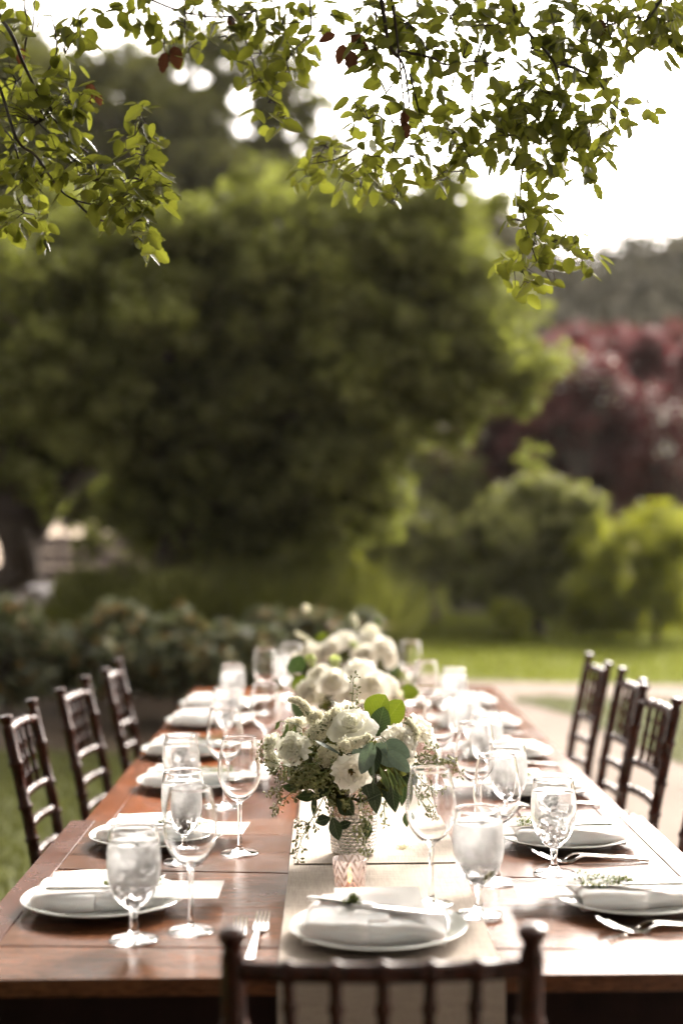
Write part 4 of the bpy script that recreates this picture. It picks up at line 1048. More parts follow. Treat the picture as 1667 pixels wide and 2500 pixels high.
ORD = ['first', 'second', 'third', 'fourth', 'fifth', 'sixth']
def two(name, label, cat, group, meshes, names, loc, rot):
    root = thing(name, label, cat, loc, 0, group); root.rotation_euler = rot
    for me, nm in zip(meshes, names):
        o = new_obj(nm, me, root)
        if nm == 'leaves': o['kind'] = 'stuff'
    return root
pfirst = [True]
def setting(x, y, side, where, k, nrot=0.0, zt=ZT, seed=0):
    """side +1: guest sits on the shrub side, -1: on the path side"""
    rr_ = random.Random(seed * 13 + 5)
    if pfirst[0]: plate0.location = (x, y, zt + .0006); plate0['label'] = f'white dinner plate, {where}'; pfirst[0] = False
    else:
        p = plate0.copy(); COL.objects.link(p); p.location = (x, y, zt + .0006); p['label'] = f'white dinner plate, {where}'
    o = new_obj('napkin', NAP[k % 3]); tag(o, f'folded white cloth napkin on the plate, {where}', 'napkin', 'folded napkins on the plates')
    o.location = (x + (-.004 if side > 0 else .006), y - .008, zt + .0092); o.scale = (1, 1, .86); o.rotation_euler = (0, 0, nrot)
    zc = zt + .0225
    o = new_obj('menu_card', CARD); tag(o, f'white menu card tucked beside the napkin, {where}', 'menu card', 'menu cards at each seat')
    o.location = (x + side * (.100 if k != 1 or side < 0 else .085), y + .012, zc + .0035); o.rotation_euler = (0, R(-2.0) * 0, R(rr_.uniform(-6, 2)) * side)
    two('dinner_knife', f'steel knife lying across the napkin, {where}', 'knife', 'knives on the napkins', KN, ('blade', 'handle'),
        (x + side * .128, y - .022, zt + .0375), (R(1.5), 0, R(90 if side > 0 else -90) + R(rr_.uniform(2, 9)) * side))
    two('thyme_sprig', f'small green thyme sprig on the napkin, {where}', 'herb sprig', 'thyme sprigs on the napkins', SP[k % 2], ('stem', 'leaves'),
        (x + side * .005, y - .014, zt + .0385), (0, 0, R(-90 if side > 0 else 90) + rr_.uniform(-.2, .2)))
    for q, nm in enumerate(('inner', 'outer')):
        # forks lie to the guest's left: far side for shrub-side guests, near side for path-side guests
        yy = y + side * (.138 + .021 * q)
        two('fork', f'{nm} steel fork beside the plate, {where}', 'fork', 'forks beside the plates', FK, ('head', 'handle'),
            (x + side * (.082 - .012 * q), yy, zt + .0006), (0, 0, R(90) if side > 0 else R(-90)))
LP = [(255, 2187), (385, 2033), (470, 1897), (463, 1822), (500, 1753), (520, 1713)]
RP = [(1542, 2180), (1378, 2034), (1300, 1912), (1225, 1826), (1166, 1757), (1120, 1706)]
for k, (px, py) in enumerate(LP):
    p = at(px, py, z=ZT + .02); zt = ZT - (.004 if p.y > YJ else 0)
    setting(max(p.x, -.375), p.y, 1, f'{ORD[k]} place from the front on the shrub side', k, R([2, -4, 3, -3, 2, 0][k]), zt, k)
for k, (px, py) in enumerate(RP):
    p = at(px, py, z=ZT + .02); zt = ZT - (.004 if p.y > YJ else 0)
    setting(min(p.x, .50), p.y, -1, f'{ORD[k]} place from the front on the path side', k + 1, R([5, -2, 3, -3, 2, 0][k]), zt, k + 20)
# place at the head of the table, on the runner
hp = at(922, 2262, z=ZT + .02); zt = ZT + .0036
p = plate0.copy(); COL.objects.link(p); p.location = (hp.x, hp.y, zt); p['label'] = 'white dinner plate on the runner behind the front chair'
o = new_obj('napkin', napkin_mesh(5, .205)); tag(o, 'loosely folded white napkin on the front plate by the chair back', 'napkin', 'folded napkins on the plates')
o.location = (hp.x - .004, hp.y - .020, zt + .0085); o.rotation_euler = (0, 0, R(-5))
o = new_obj('menu_card', CARD); tag(o, 'white menu card leaning on the front napkin before the votive candle', 'menu card', 'menu cards at each seat')
o.location = (hp.x + .003, hp.y + .030, zt + .0475); o.rotation_euler = (R(20), 0, R(2)); o.rotation_euler = (Matrix.Rotation(R(2), 3, 'Z') @ Matrix.Rotation(R(5), 3, 'X') @ Matrix.Rotation(R(90), 3, 'Z')).to_euler(); o.scale = (.64, 1.16, 1)
two('dinner_knife', 'steel knife lying slantwise across the front napkin', 'knife', 'knives on the napkins', KN, ('blade', 'handle'), (hp.x + .095, hp.y - .045, zt + .0455), (R(1), 0, R(68)))
two('thyme_sprig', 'tiny green sprig by the card on the front napkin', 'herb sprig', 'thyme sprigs on the napkins', make_sprig(5, .018), ('stem', 'leaves'), (hp.x - .03, hp.y + .0, zt + .0500), (0, 0, 1.2))
for q, (px, py, nm) in enumerate(((643, 2235, 'fork'), (588, 2248, 'fork'))):
    pf = at(px, py, z=ZT + .012)
    two('fork', ('steel fork next to the runner edge by the front chair', 'steel fork nearest the front chair post'.replace('nearest', 'close to'))[q], 'fork', 'forks beside the plates', FK, ('head', 'handle'), (pf.x, pf.y, ZT + .0006), (0, 0, math.pi + R((-3, 1)[q])))

# ------------------------------------------------------------------ vases and candle
def vase(label, x, y, z):
    t = thing('vase', label, 'vase', (x, y, z), 0, 'mercury glass vases on the runner')
    def wob(an, zz, j):
        if zz < .078 and zz > .006: return .0016 * math.sin(an * 26 + (int(zz / .0062) % 2) * math.pi) * (0.4 + .6 * abs(math.sin(zz / .0062 * math.pi)))
        if zz >= .082: return .0009 * math.cos(an * 10)
        return 0
    out = [(0, .001), (.034, .001), (.0385, .004)] + [(.0395 + .0072 * (zz / .16) + .0012 * abs(math.sin(zz / .0062 * math.pi)), zz) for zz in [.006 + .00155 * k for k in range(47)]]
    out += [(.0440 + .0075 * ((zz - .08) / .08), zz) for zz in (.082, .09, .11, .13, .15, .158)] + [(.0515, .160), (.0500, .1605), (.048, .158), (.043, .10), (.038, .012), (0, .010)]
    MB().lathe(out, 104, wob=wob).build('vessel', M['mercury'], t, ang=50); return t
VB = at(863, 2088, z=ZT + .004)
VB = Vector((VB.x, VB.y, ZT + .0058))
vase('mottled silver ribbed glass vase under the front flower arrangement', *VB)
V2 = Vector((at(848, 1840, z=ZT).x, 3.66, ZT + .0042)); V3 = Vector((at(850, 1720, z=ZT).x, 4.74, ZT + .0042))
vase('mottled silver glass vase under the middle flower arrangement', *V2)
vase('mottled silver glass vase under the last flower arrangement', *V3)
def votive(label, x, y, z, lit=True):
    t = thing('votive_candle', label, 'candle holder', (x, y, z), 0.3)
    prof = [(0, .0006), (.0215, .0006), (.0235, .003), (.0285, .060), (.0287, .0618), (.0278, .0625), (.0268, .0615), (.0222, .006), (.0, .005)]
    MB().lathe(prof, 40).build('holder', M['votive'], t, ang=50)
    w_ = MB().lathe([(0, .0056), (.0195, .0056), (.0200, .0186), (.0190, .0192), (.006, .0180), (0, .0178)], 28).build('candle', M['wax'], t, ang=50)
    MB().tube([(0, 0, .0175), (.0004, 0, .0235)], .0006, 6).build('wick', M['twig'], w_)
    MB().lathe([(0, .0215), (.0022, .0245), (.0031, .029), (.0022, .036), (.0008, .0425), (0, .045)], 12).build('flame', M['flame'], w_, ang=180)
    return t
vp = at(854, 2188, z=ZT + .003)
votive('zigzag patterned glass votive with a small lit candle on the runner', vp.x, vp.y, ZT + .0036)

# ------------------------------------------------------------------ flowers
def frame(D, N=None, loc=(0, 0, 0)):
    """matrix with local Y along D and local Z near N"""
    D = Vector(D).normalized(); N = Vector(N) if N is not None else Vector((0, -.6, .8))
    X = D.cross(N); X = X.normalized() if X.length > 1e-4 else D.orthogonal().normalized(); Z = X.cross(D)
    m = Matrix((X, D, Z)).transposed().to_4x4(); m.translation = Vector(loc); return m
def zframe(Z, loc=(0, 0, 0), spin=0.0):
    q = Vector(Z).normalized().to_track_quat('Z', 'Y').to_matrix().to_4x4() @ Matrix.Rotation(spin, 4, 'Z'); q.translation = Vector(loc); return q
def petal_mesh(half, r0, r1, h, curl, ruf, seed, zb=0.0, nu=8, nv=8, sharp=0.0):
    P = []
    for i in range(nv + 1):
        v = i / nv; row = []
        wsh = (0.55 + .45 * math.sin(math.pi * min(1, v * 1.15) * .5)) * (1 - .62 * max(0, (v - .72) / .28) ** 2.2)
        for j in range(nu + 1):
            u = 2 * j / nu - 1; a = u * half * wsh
            r = r0 + (r1 - r0) * v ** .8 + curl * max(0, v - .55) ** 1.6 * 2.2 + ruf * noise.noise(Vector((u * 2.4 + seed, v * 2.2, seed * 3.1))) * v * v * 1.6
            z = zb + h * (math.sin(v * math.pi * .5) ** .9) * (1 - .07 * u * u) - curl * .75 * max(0, v - .62) ** 1.5 * 2.5 + ruf * .6 * noise.noise(Vector((u * 3.1, v * 2, seed + 9)))
            row.append((r * math.cos(a), r * math.sin(a), z))
        P.append(row)
    mb = MB(); mb.grid(P); return mb
def flower(name, parent, loc, face, size, layers, mat, seed, spin=0.0, heart=None, joined=False):
    """layers: (count, half angle, r0, r1, height, curl, ruffle) in units of the flower's radius"""
    r_ = random.Random(seed); Mx = zframe(face, loc, spin)
    base = MB(); base.lathe([(0, -.42), (.10, -.36), (.16, -.2), (.22, -.02), (.12, .08), (0, .1)], 12)
    cup = MB(); cup.v = [tuple(Vector(p) * size) for p in base.v]; cup.f = base.f; cup.m = base.m
    mt = [mat, M['stemgreen'], M['heart']]
    body = MB()
    body.add(cup.v, cup.f, 1)
    if heart:
        r2 = random.Random(seed + 1)
        for k in range(26):
            a, q = r2.uniform(0, 6.28), r2.uniform(0, .16) * size
            body.tube([(q * .3 * math.cos(a), q * .3 * math.sin(a), .1 * size), (q * math.cos(a), q * math.sin(a), (heart + r2.uniform(-.05, .1)) * size)], [.012 * size, .028 * size], 5, mi=2)
    petals = []
    for li, (n, half, r0, r1, h, cu, ru) in enumerate(layers):
        a0 = r_.uniform(0, 6.28)
        for k in range(n):
            a = a0 + 2 * math.pi * k / n + r_.uniform(-.12, .12); s = r_.uniform(.93, 1.07)
            pm = petal_mesh(half * r_.uniform(.9, 1.1), r0 * size, r1 * size * s, h * size * r_.uniform(.94, 1.04), cu * size * r_.uniform(.7, 1.3), ru * size, r_.uniform(0, 50), nu=7 if joined else 9, nv=6 if joined else 9)
            rz = Matrix.Rotation(a, 4, 'Z')
            petals.append([tuple(rz @ Vector(p)) for p in pm.v]); pf = pm.f
            if joined: body.add(petals[-1], pm.f, 0)
            else: petals[-1] = (petals[-1], pm.f)
    o = body.build(name, mt, parent, ang=180); o.matrix_local = Mx
    if not joined:
        for V, Fc in petals:
            MB().add(V, Fc).build('petal', mat, o, ang=180)
    return o
ROSE = [(2, 1.9, .03, .10, .92, .0, .02), (3, 1.35, .05, .18, .95, .02, .03), (3, 1.3, .10, .30, .95, .06, .04), (4, 1.1, .15, .44, .92, .12, .05), (4, 1.0, .2, .60, .84, .22, .06), (5, .85, .22, .78, .70, .34, .07), (5, .8, .24, .92, .50, .45, .08)]
LISI = [(3, 1.3, .04, .20, .90, .02, .16), (4, 1.15, .08, .38, .92, .05, .22), (4, 1.1, .12, .56, .88, .10, .24), (5, 1.0, .16, .76, .76, .16, .24), (5, 1.0, .2, .94, .56, .20, .24)]
OPEN = [(4, 1.0, .10, .42, .72, .10, .22), (5, .98, .12, .70, .64, .16, .22), (5, .95, .16, .98, .42, .14, .22)]
BUD = [(3, 1.5, .2, .42, 1.05, -.15, .03), (3, 1.4, .25, .56, .98, -.2, .04), (4, 1.1, .28, .64, .86, -.15, .05)]
def mum(name, parent, loc, face, size, seed, mat):
    r_ = random.Random(seed); mb = MB()
    for k in range(190):
        t = (k + .5) / 190; el = math.pi * .5 * (1 - t ** .62) + r_.uniform(-.08, .08); az = k * 2.39996
        d = Vector((math.cos(az) * math.cos(el), math.sin(az) * math.cos(el), math.sin(el))); L = size * r_.uniform(.82, 1.05)
        s = d.cross(Vector((0, 0, 1))).normalized() * size * .055 if abs(d.z) < .98 else Vector((size * .055, 0, 0)); up = s.cross(d).normalized() * size * .06
        p0, p1, p2 = d * size * .18, d * L * .6, d * L
        mb.add([p0 - s * .5, p0 + s * .5, p1 + s + up, p1 - s + up, p1 - up * .2, p2 + s * .6 + up * 1.6, p2 - s * .6 + up * 1.6, p2 * 1.02 + up * .8], [(0, 1, 2, 4), (0, 4, 3), (4, 2, 5, 7), (3, 4, 7, 6)])
    mb.lathe([(0, -size * .4), (size * .1, -size * .3), (size * .2, 0), (size * .1, size * .2), (0, size * .25)], 10, mi=1)
    o = mb.build(name, [mat, M['stemgreen']], parent, ang=180); o.matrix_local = zframe(face, loc); o['kind'] = 'stuff' if False else 'thing'; del o['kind']
    return o
def fluffy(name, parent, pts, rad, n, seed, stem_to=None):
    """head of tiny florets along a path"""
    r_ = random.Random(seed); mb = MB(); pts = [Vector(p) for p in pts]
    for k in range(n):
        t = r_.random() * (len(pts) - 1); i = min(int(t), len(pts) - 2); c = pts[i].lerp(pts[i + 1], t - i)
        tt = t / (len(pts) - 1); R_ = rad * (1 - .45 * tt ** 2)
        d = Vector((r_.gauss(0, 1), r_.gauss(0, 1), r_.gauss(0, 1))).normalized(); lump = 1 + .45 * noise.noise(c * 90 + d * 2.2)
        p = c + d * R_ * lump * (.74 + .30 * r_.random()); s = .0023 * r_.uniform(.7, 1.4)
        a = d.orthogonal().normalized(); b = d.cross(a); q = r_.random() * 3; a, b = a * math.cos(q) + b * math.sin(q), b * math.cos(q) - a * math.sin(q)
        mb.add([p + a * s + d * s, p + b * s, p - a * s + d * s * .6, p - b * s, p + d * s * .2 - a * s * .1], [(0, 1, 4), (1, 2, 4), (2, 3, 4), (3, 0, 4)])
    core = MB(); core.tube(pts, [rad * .62 * (1 - .45 * (k / max(1, len(pts) - 1)) ** 2) for k in range(len(pts))], 10)
    mb.add(core.v, core.f, 1)
    if stem_to is not None: mb.tube([pts[0], (pts[0] + Vector(stem_to)) / 2, Vector(stem_to)], .0012, 6, mi=1)
    return mb.build(name, [M['fluff'], M['stemgreen']], parent, smooth=False)
def leaf_mesh(L, W, fold=0.12, bend=0.15, tip=0.0, seed=0, n=9, round_=1.0):
    P = []
    for i in range(n + 1):
        t = i / n; w_ = W / 2 * math.sin(math.pi * t ** (.85 + tip)) ** round_ if 0 < t < 1 else 0.0
        row = []
        for j in range(-3, 4):
            u = j / 3; row.append((u * w_, L * t, -fold * (1 - abs(u)) * w_ - bend * L * t * t + .02 * W * noise.noise(Vector((u * 2, t * 5, seed)))))
        P.append(row)
    mb = MB(); mb.grid(P); return mb
def leaf(name, parent, base, tip_, W, mat, N=(0, -1, .35), fold=.12, bend=.12, tip=0.0, seed=0, stem_to=None, round_=1.0, spot=True):
    base, tip_ = Vector(base), Vector(tip_); L = (tip_ - base).length
    o = leaf_mesh(L, W, fold, bend, tip, seed, round_=round_).build(name, mat, parent, ang=180); o.matrix_local = frame(tip_ - base, N, base)
    return o
def sprig(name, parent, pts, spread, seed, nb=5, dens=1.0, br=.0031, gl=1.0):
    """seeded eucalyptus: a stem, side twigs, and clusters of small seed cases"""
    r_ = random.Random(seed); mb = MB(); pts = [Vector(p) for p in pts]; mb.tube(pts, [.0011 - .0005 * k / len(pts) for k in range(len(pts))], 5, mi=1)
    L = sum((b - a).length for a, b in zip(pts, pts[1:])); n = max(4, int(L / .010 * dens))
    for k in range(n + 1):
        t = k / n * (len(pts) - 1); i = min(int(t), len(pts) - 2); p = pts[i].lerp(pts[i + 1], t - i); ax = (pts[i + 1] - pts[i]).normalized()
        d = Vector((r_.gauss(0, 1), r_.gauss(0, 1), r_.gauss(0, 1))); d = (d - ax * d.dot(ax)).normalized() + ax * r_.uniform(.2, .9)
        ln = spread * r_.uniform(.5, 1.05) * (1 - .35 * k / n); e = p + d.normalized() * ln + Vector((0, 0, -.1 * ln)); mb.tube([p, (p + e) / 2 + d * .06 * ln, e], .0005, 4, cap=False, mi=1)
        for q in range(nb):
            s = e.lerp(p, r_.uniform(0, .55)); dd = (Vector((r_.gauss(0, 1), r_.gauss(0, 1), r_.gauss(0, 1))).normalized() + d.normalized() * .5).normalized(); c = s + dd * .0052 * r_.uniform(.7, 1.2)
            mb.tube([s, c], .0003, 3, cap=False, mi=1)
            b1 = br * r_.uniform(.75, 1.2); a = dd.orthogonal().normalized(); b = dd.cross(a); V = [c - dd * b1 * .2]
            for m_ in range(5): V.append(c + dd * b1 * .7 + (a * math.cos(m_ * 1.2566) + b * math.sin(m_ * 1.2566)) * b1 * .68)
            for m_ in range(5): V.append(c + dd * b1 * 1.6 + (a * math.cos(m_ * 1.2566) + b * math.sin(m_ * 1.2566)) * b1 * .5)
            V.append(c + dd * b1 * 2.3)
            mb.add(V, [(0, 1 + (m_ + 1) % 5, 1 + m_) for m_ in range(5)] + [(1 + m_, 1 + (m_ + 1) % 5, 6 + (m_ + 1) % 5, 6 + m_) for m_ in range(5)] + [(6 + m_, 6 + (m_ + 1) % 5, 11) for m_ in range(5)], 0)
    return mb.build(name, [M['berry'], M['stemgreen']], parent, ang=60)
def bush_fill(parent, c, r, n, seed, mat='euc_dark', size=.016):
    V = leaves([tuple(c)], [r], n, size, up=.1, hollow=.6, squash=.75)
    return tag(new_obj('filler_leaves', quick_mesh('filler_leaves', V, np.arange(len(V)).reshape(-1, 4), M['oak_dark'] if mat == 'euc_dark' else M[mat]), parent), kind='stuff')

# --- front arrangement, measured from the photograph
b1 = thing('flower_arrangement', 'front flower arrangement with white rose, grey round leaves and hanging green seeds', 'flower arrangement', VB, 0, 'white flower arrangements on the runner')
def B(u, v, dy=0.0):
    p = at(600 + .35077 * u, 1450 + .35077 * v, Y=VB.y + dy); return p - VB
ps = .35077 * VB.y / F                       # metres per zoomed pixel at the vase
mouth = Vector((0, 0, .150))
def stem(loc, parent=b1, r=.0016, m_='stemgreen', mo=mouth):
    loc = Vector(loc); mid = mo.lerp(loc, .55) + Vector((0, 0, .015))
    MB().tube([mo - Vector((0, 0, .07)) + Vector((loc.x * .1, loc.y * .1, 0)), mo + Vector((loc.x * .12, loc.y * .12, 0)), mid, loc], r, 6).build('stem', M[m_], parent)
bush_fill(b1, B(700, 1150, .02), .075, 420, 1); bush_fill(b1, B(450, 1230, -.01), .045, 160, 2); bush_fill(b1, B(950, 1250, .01), .05, 160, 3); bush_fill(b1, B(700, 1380, -.02), .04, 140, 4)
FL = [('rose', 735, 925, -.055, 150, ROSE, 'petal_cream', (-.05, -.62, .80), 3),
      ('lisianthus', 335, 1085, -.065, 112, LISI, 'petal_cream', (-.35, -.85, .35), 5),
      ('lisianthus', 185, 1045, -.03, 80, LISI, 'petal_cream', (-.8, -.5, .5), 6),
      ('lisianthus', 195, 1150, -.035, 74, LISI, 'petal_cream', (-.75, -.75, -.1), 7),
      ('lisianthus', 735, 1240, -.105, 130, OPEN, 'petal', (.12, -.9, -.10), 8),
      ('carnation', 1058, 1040, -.055, 132, LISI, 'petal', (.3, -.7, .55), 9),
      ('carnation', 1215, 960, .01, 118, LISI, 'petal', (.65, -.35, .6), 10),
      ('lisianthus', 355, 930, .05, 105, LISI, 'petal', (-.4, -.2, .9), 11),
      ('lisianthus', 1130, 1120, .03, 80, OPEN, 'petal', (.6, -.6, .2), 12)]
for (nm, u, v, dy, rad, lay, mt, face, sd_) in FL:
    s = rad * ps; p = B(u, v, dy); fc = Vector(face).normalized(); loc = p - fc * s * .35
    flower(nm, b1, loc, face, s, lay, M[mt], sd_, heart=.55 if lay is OPEN else None); stem(loc - fc * s * .3)
p = B(690, 800, .02); mum('chrysanthemum', b1, p - Vector((0, 0, .02)), (0, -.3, 1), 135 * ps, 4, M['petal']); stem(p)
p = B(350, 890, .06); mum('chrysanthemum', b1, p - Vector((0, 0, .012)), (-.3, -.2, 1), 80 * ps, 5, M['petal'])
fluffy('yarrow_spray', b1, [B(455, 1000, -.03), B(540, 920, -.04), B(650, 815, -.03)], .0175, 1500, 1, B(600, 1250, 0))
fluffy('yarrow_spray', b1, [B(665, 1035, -.105), B(760, 1040, -.11), B(860, 995, -.105)], .0095, 800, 2, B(700, 1200, -.02))
fluffy('yarrow_spray', b1, [B(700, 1080, -.12), B(690, 1040, -.12)], .009, 320, 3)
fluffy('yarrow_spray', b1, [B(560, 1135, -.055), B(590, 1105, -.055)], .021, 1300, 4, B(650, 1250, 0))
fluffy('yarrow_spray', b1, [B(300, 905, .03), B(380, 890, .03)], .0095, 500, 5, B(500, 1100, 0))
fluffy('yarrow_spray', b1, [B(1150, 1060, -.045), B(1185, 960, -.04), B(1130, 880, -.03)], .0080, 500, 6, B(1000, 1200, 0))
fluffy('scabiosa_head', b1, [B(490, 860, -.01), B(505, 845, -.01)], .0125, 500, 7, B(560, 1100, 0))
fluffy('veronica_spike', b1, [B(465, 900, .0), B(435, 820, .0), B(400, 770, .0), B(360, 742, .0), B(310, 738, .0)], .0085, 900, 8, B(540, 1100, 0))
# silver-dollar eucalyptus: rounded leaves (base, tip, width in zoomed px, dy)
EU = [((870, 870), (950, 700), 215, .02, 'euc_green', (-.2, -.75, .6)), ((965, 905), (1085, 745), 170, .035, 'euc_green', (.3, -.75, .5)),
      ((905, 995), (960, 785), 150, -.02, 'euc_dark', (0, -1, .2)),
      ((880, 1030), (800, 1255), 110, -.125, 'euc_grey', (-.2, -1, .2)), ((915, 1060), (870, 1270), 95, -.115, 'euc_dark', (.1, -1, .1)),
      ((900, 1040), (1040, 1205), 130, -.11, 'euc_grey', (-.1, -1, .3)), ((955, 1040), (1145, 1130), 150, -.10, 'euc_grey', (.1, -.9, .5)),
      ((985, 1095), (1148, 1238), 105, -.125, 'euc_grey', (0, -.85, .6)), ((888, 1100), (880, 1325), 30, -.125, 'euc_grey', (-.8, -.6, .1)),
      ((480, 1018), (665, 1108), 42, -.105, 'euc_grey', (0, -.35, 1)), ((750, 1075), (800, 1130), 70, -.09, 'euc_grey', (.2, -.9, .3)),
      ((1150, 1200), (1240, 1215), 60, -.05, 'euc_grey', (.2, -.9, .6)), ((1090, 1240), (1170, 1330), 90, -.03, 'euc_dark', (.2, -.9, .3))]
for (a, c, wd, dy, mt, N) in EU:
    leaf('eucalyptus_leaf', b1, B(*a, dy + .008), B(*c, dy), wd * ps, M[mt], N, .05 if mt != 'euc_green' else .35, .06 if mt != 'euc_green' else .22, seed=a[0], round_=.62)
for a, c in (((905, 1000), (815, 1060)), ((905, 1000), (885, 1085)), ((905, 1000), (950, 1045)), ((950, 1020), (990, 1095)), ((905, 1000), (990, 1030))):
    q1, q2 = B(*a, -.13), B(*c, -.125); MB().tube([q1, (q1 + q2) / 2 + Vector((0, 0, .006)), q2], .0007, 5).build('leaf_stalk', M['willow'], b1)
DK = [((500, 1400), (345, 1412), 82, -.03), ((480, 1395), (470, 1545), 42, -.04), ((590, 1560), (482, 1590), 78, -.09), ((600, 1550), (650, 1720), 90, -.10), ((640, 1620), (735, 1590), 60, -.08),
      ((640, 1430), (755, 1540), 120, -.06), ((850, 1570), (842, 1710), 66, -.115), ((880, 1300), (910, 1535), 100, -.055), ((1010, 1330), (1040, 1525), 88, -.04), ((960, 1260), (1000, 1480), 70, -.03),
      ((820, 1280), (860, 1420), 80, -.06), ((560, 1320), (480, 1440), 70, -.05), ((700, 1330), (640, 1490), 90, -.05), ((250, 1340), (380, 1360), 60, -.03), ((1100, 1300), (1085, 1480), 70, 0.0), ((1110, 1520), (1120, 1625), 50, .03),
      ((940, 1390), (830, 1440), 40, -.07), ((420, 1230), (380, 1370), 70, -.02), ((620, 1280), (560, 1420), 80, -.04), ((780, 1400), (760, 1530), 70, -.03)]
for (a, c, wd, dy) in DK:
    leaf('dark_leaf', b1, B(*a, dy + .006), B(*c, dy), wd * ps, M['euc_dark'], (.1 * math.sin(a[0]), -1, .3), .2, .05, seed=a[1], tip=.1)
for k in range(12):
    a = (930 + k * 11, 1190 + (k % 4) * 18); c = (960 + k * 15 + (k % 3) * 12, 1330 + (k * 37) % 90)
    leaf('willow_leaf', b1, B(*a, -.06 - .003 * (k % 5)), B(*c, -.07 - .004 * (k % 4)), 17 * ps, M['willow'], (.5 * math.sin(k), -1, .3), .3, .06, seed=k, tip=.1)
for a, c, dy in (((330, 935), (215, 1030), -.03), ((300, 930), (240, 1030), -.02), ((345, 910), (330, 1010), -.03), ((235, 885), (205, 950), -.03), ((290, 895), (280, 985), -.02)):
    leaf('willow_leaf', b1, B(*a, dy), B(*c, dy - .01), 26 * ps, M['willow'], (.3, -1, .3), .3, .05, tip=.1)
MB().tube([B(420, 960, -.02), B(350, 905, -.03), B(240, 885, -.03), B(205, 900, -.03)], .0008, 5).build('leaf_stalk', M['stemgreen'], b1)
# seeded eucalyptus
SPR = [([(600, 1200), (540, 1240), (480, 1260), (440, 1290)], .026, -.10, 7, 2.2), ([(560, 1250), (500, 1310), (470, 1370)], .024, -.09, 7, 1.8), ([(480, 1200), (440, 1180), (500, 1180)], .02, -.09, 7, 1.8),
       ([(450, 1180), (350, 1220), (260, 1230), (170, 1210)], .022, -.05, 6, 1.4), ([(430, 1250), (330, 1290), (240, 1320), (190, 1370)], .022, -.05, 6, 1.4),
       ([(420, 1300), (300, 1400), (230, 1440), (190, 1500)], .017, -.04, 5, 1.0), ([(600, 1330), (560, 1400), (600, 1520)], .02, -.08, 5, 1.3),
       ([(560, 1380), (500, 1500), (440, 1600), (390, 1700), (350, 1830)], .020, -.085, 5, 1.0), ([(440, 1600), (400, 1580), (350, 1580)], .014, -.085, 4, 1.0),
       ([(800, 1380), (800, 1480), (825, 1560), (800, 1650), (760, 1660)], .013, -.10, 4, .9), ([(825, 1560), (870, 1620), (830, 1740), (850, 1830)], .017, -.115, 6, 1.3),
       ([(700, 1280), (740, 1380), (720, 1450)], .02, -.07, 5, 1.2), ([(680, 1200), (620, 1180), (590, 1220)], .018, -.09, 6, 1.6),
       ([(1180, 1140), (1260, 1110), (1310, 1070)], .018, -.05, 6, 1.5), ([(1200, 1190), (1300, 1180), (1400, 1170), (1430, 1150)], .014, -.05, 5, 1.2), ([(1300, 1180), (1400, 1210), (1480, 1240)], .015, -.05, 5, 1.1),
       ([(1150, 1250), (1230, 1320), (1280, 1350), (1370, 1380)], .016, -.02, 5, 1.2), ([(1120, 1340), (1200, 1440), (1270, 1500), (1330, 1550)], .018, -.01, 5, 1.1), ([(1180, 1400), (1250, 1420), (1310, 1480)], .014, -.01, 5, 1.0),
       ([(1000, 1400), (960, 1480), (970, 1600)], .013, .0, 4, 1.0), ([(745, 830), (740, 740), (748, 660), (748, 590)], .017, -.03, 4, .9), ([(300, 1200), (210, 1180), (140, 1150)], .014, -.05, 4, 1.0),
       ([(1200, 1050), (1120, 860), (1100, 880)], .010, -.02, 4, 1.0), ([(130, 1130), (100, 1090), (110, 1060)], .008, -.05, 3, .8), ([(420, 1180), (400, 1280), (330, 1340)], .022, -.06, 6, 1.3)]
for k, (pp, spd, dy, nb, dn) in enumerate(SPR):
    sprig('seeded_sprig', b1, [B(u, v, dy + .012 * math.sin(k + i)) for i, (u, v) in enumerate(pp)], spd, 60 + k, nb, dn)

# --- middle and last arrangements, softer and simpler
def arrangement(base, label, spec, leaves_, sprs, extra=None, fill=.085):
    r = thing('flower_arrangement', label, 'flower arrangement', base, 0, 'white flower arrangements on the runner')
    def Q(px, py, dy=0.0): return at(px, py, Y=base.y + dy) - base
    k0 = base.y / F
    bush_fill(r, Q(*fill_c(spec)), fill, 420, 1)
    for i, (nm, px, py, dy, rad, lay, mt, face) in enumerate(spec):
        s = rad * k0 * .9; fc = Vector(face).normalized(); loc = Q(px, py, dy) - fc * s * .3
        if nm == 'chrysanthemum': mum(nm, r, loc, face, s, i, M[mt])
        elif nm == 'yarrow_spray': fluffy(nm, r, [loc, loc + Vector((.012, 0, .008))], s, 700, i)
        else: flower(nm, r, loc, face, s, lay, M[mt], 40 + i, joined=True)
        stem(loc, r, .002, mo=Vector((0, 0, .15)))
    for (a, c, wd, dy, mt) in leaves_:
        leaf('eucalyptus_leaf', r, Q(*a, dy), Q(*c, dy), wd * k0, M[mt], (0, -.9, .4), .08, .06, seed=a[0], round_=.65)
    for i, (pp, sd2, dy) in enumerate(sprs):
        sprig('seeded_sprig', r, [Q(u, v, dy) for u, v in pp], sd2, 90 + i, 5, 1.0, .003)
    if extra: extra(r, Q)
    return r
def fill_c(spec):
    return (sum(s[1] for s in spec) / len(spec), sum(s[2] for s in spec) / len(spec) + 25, 0.03)
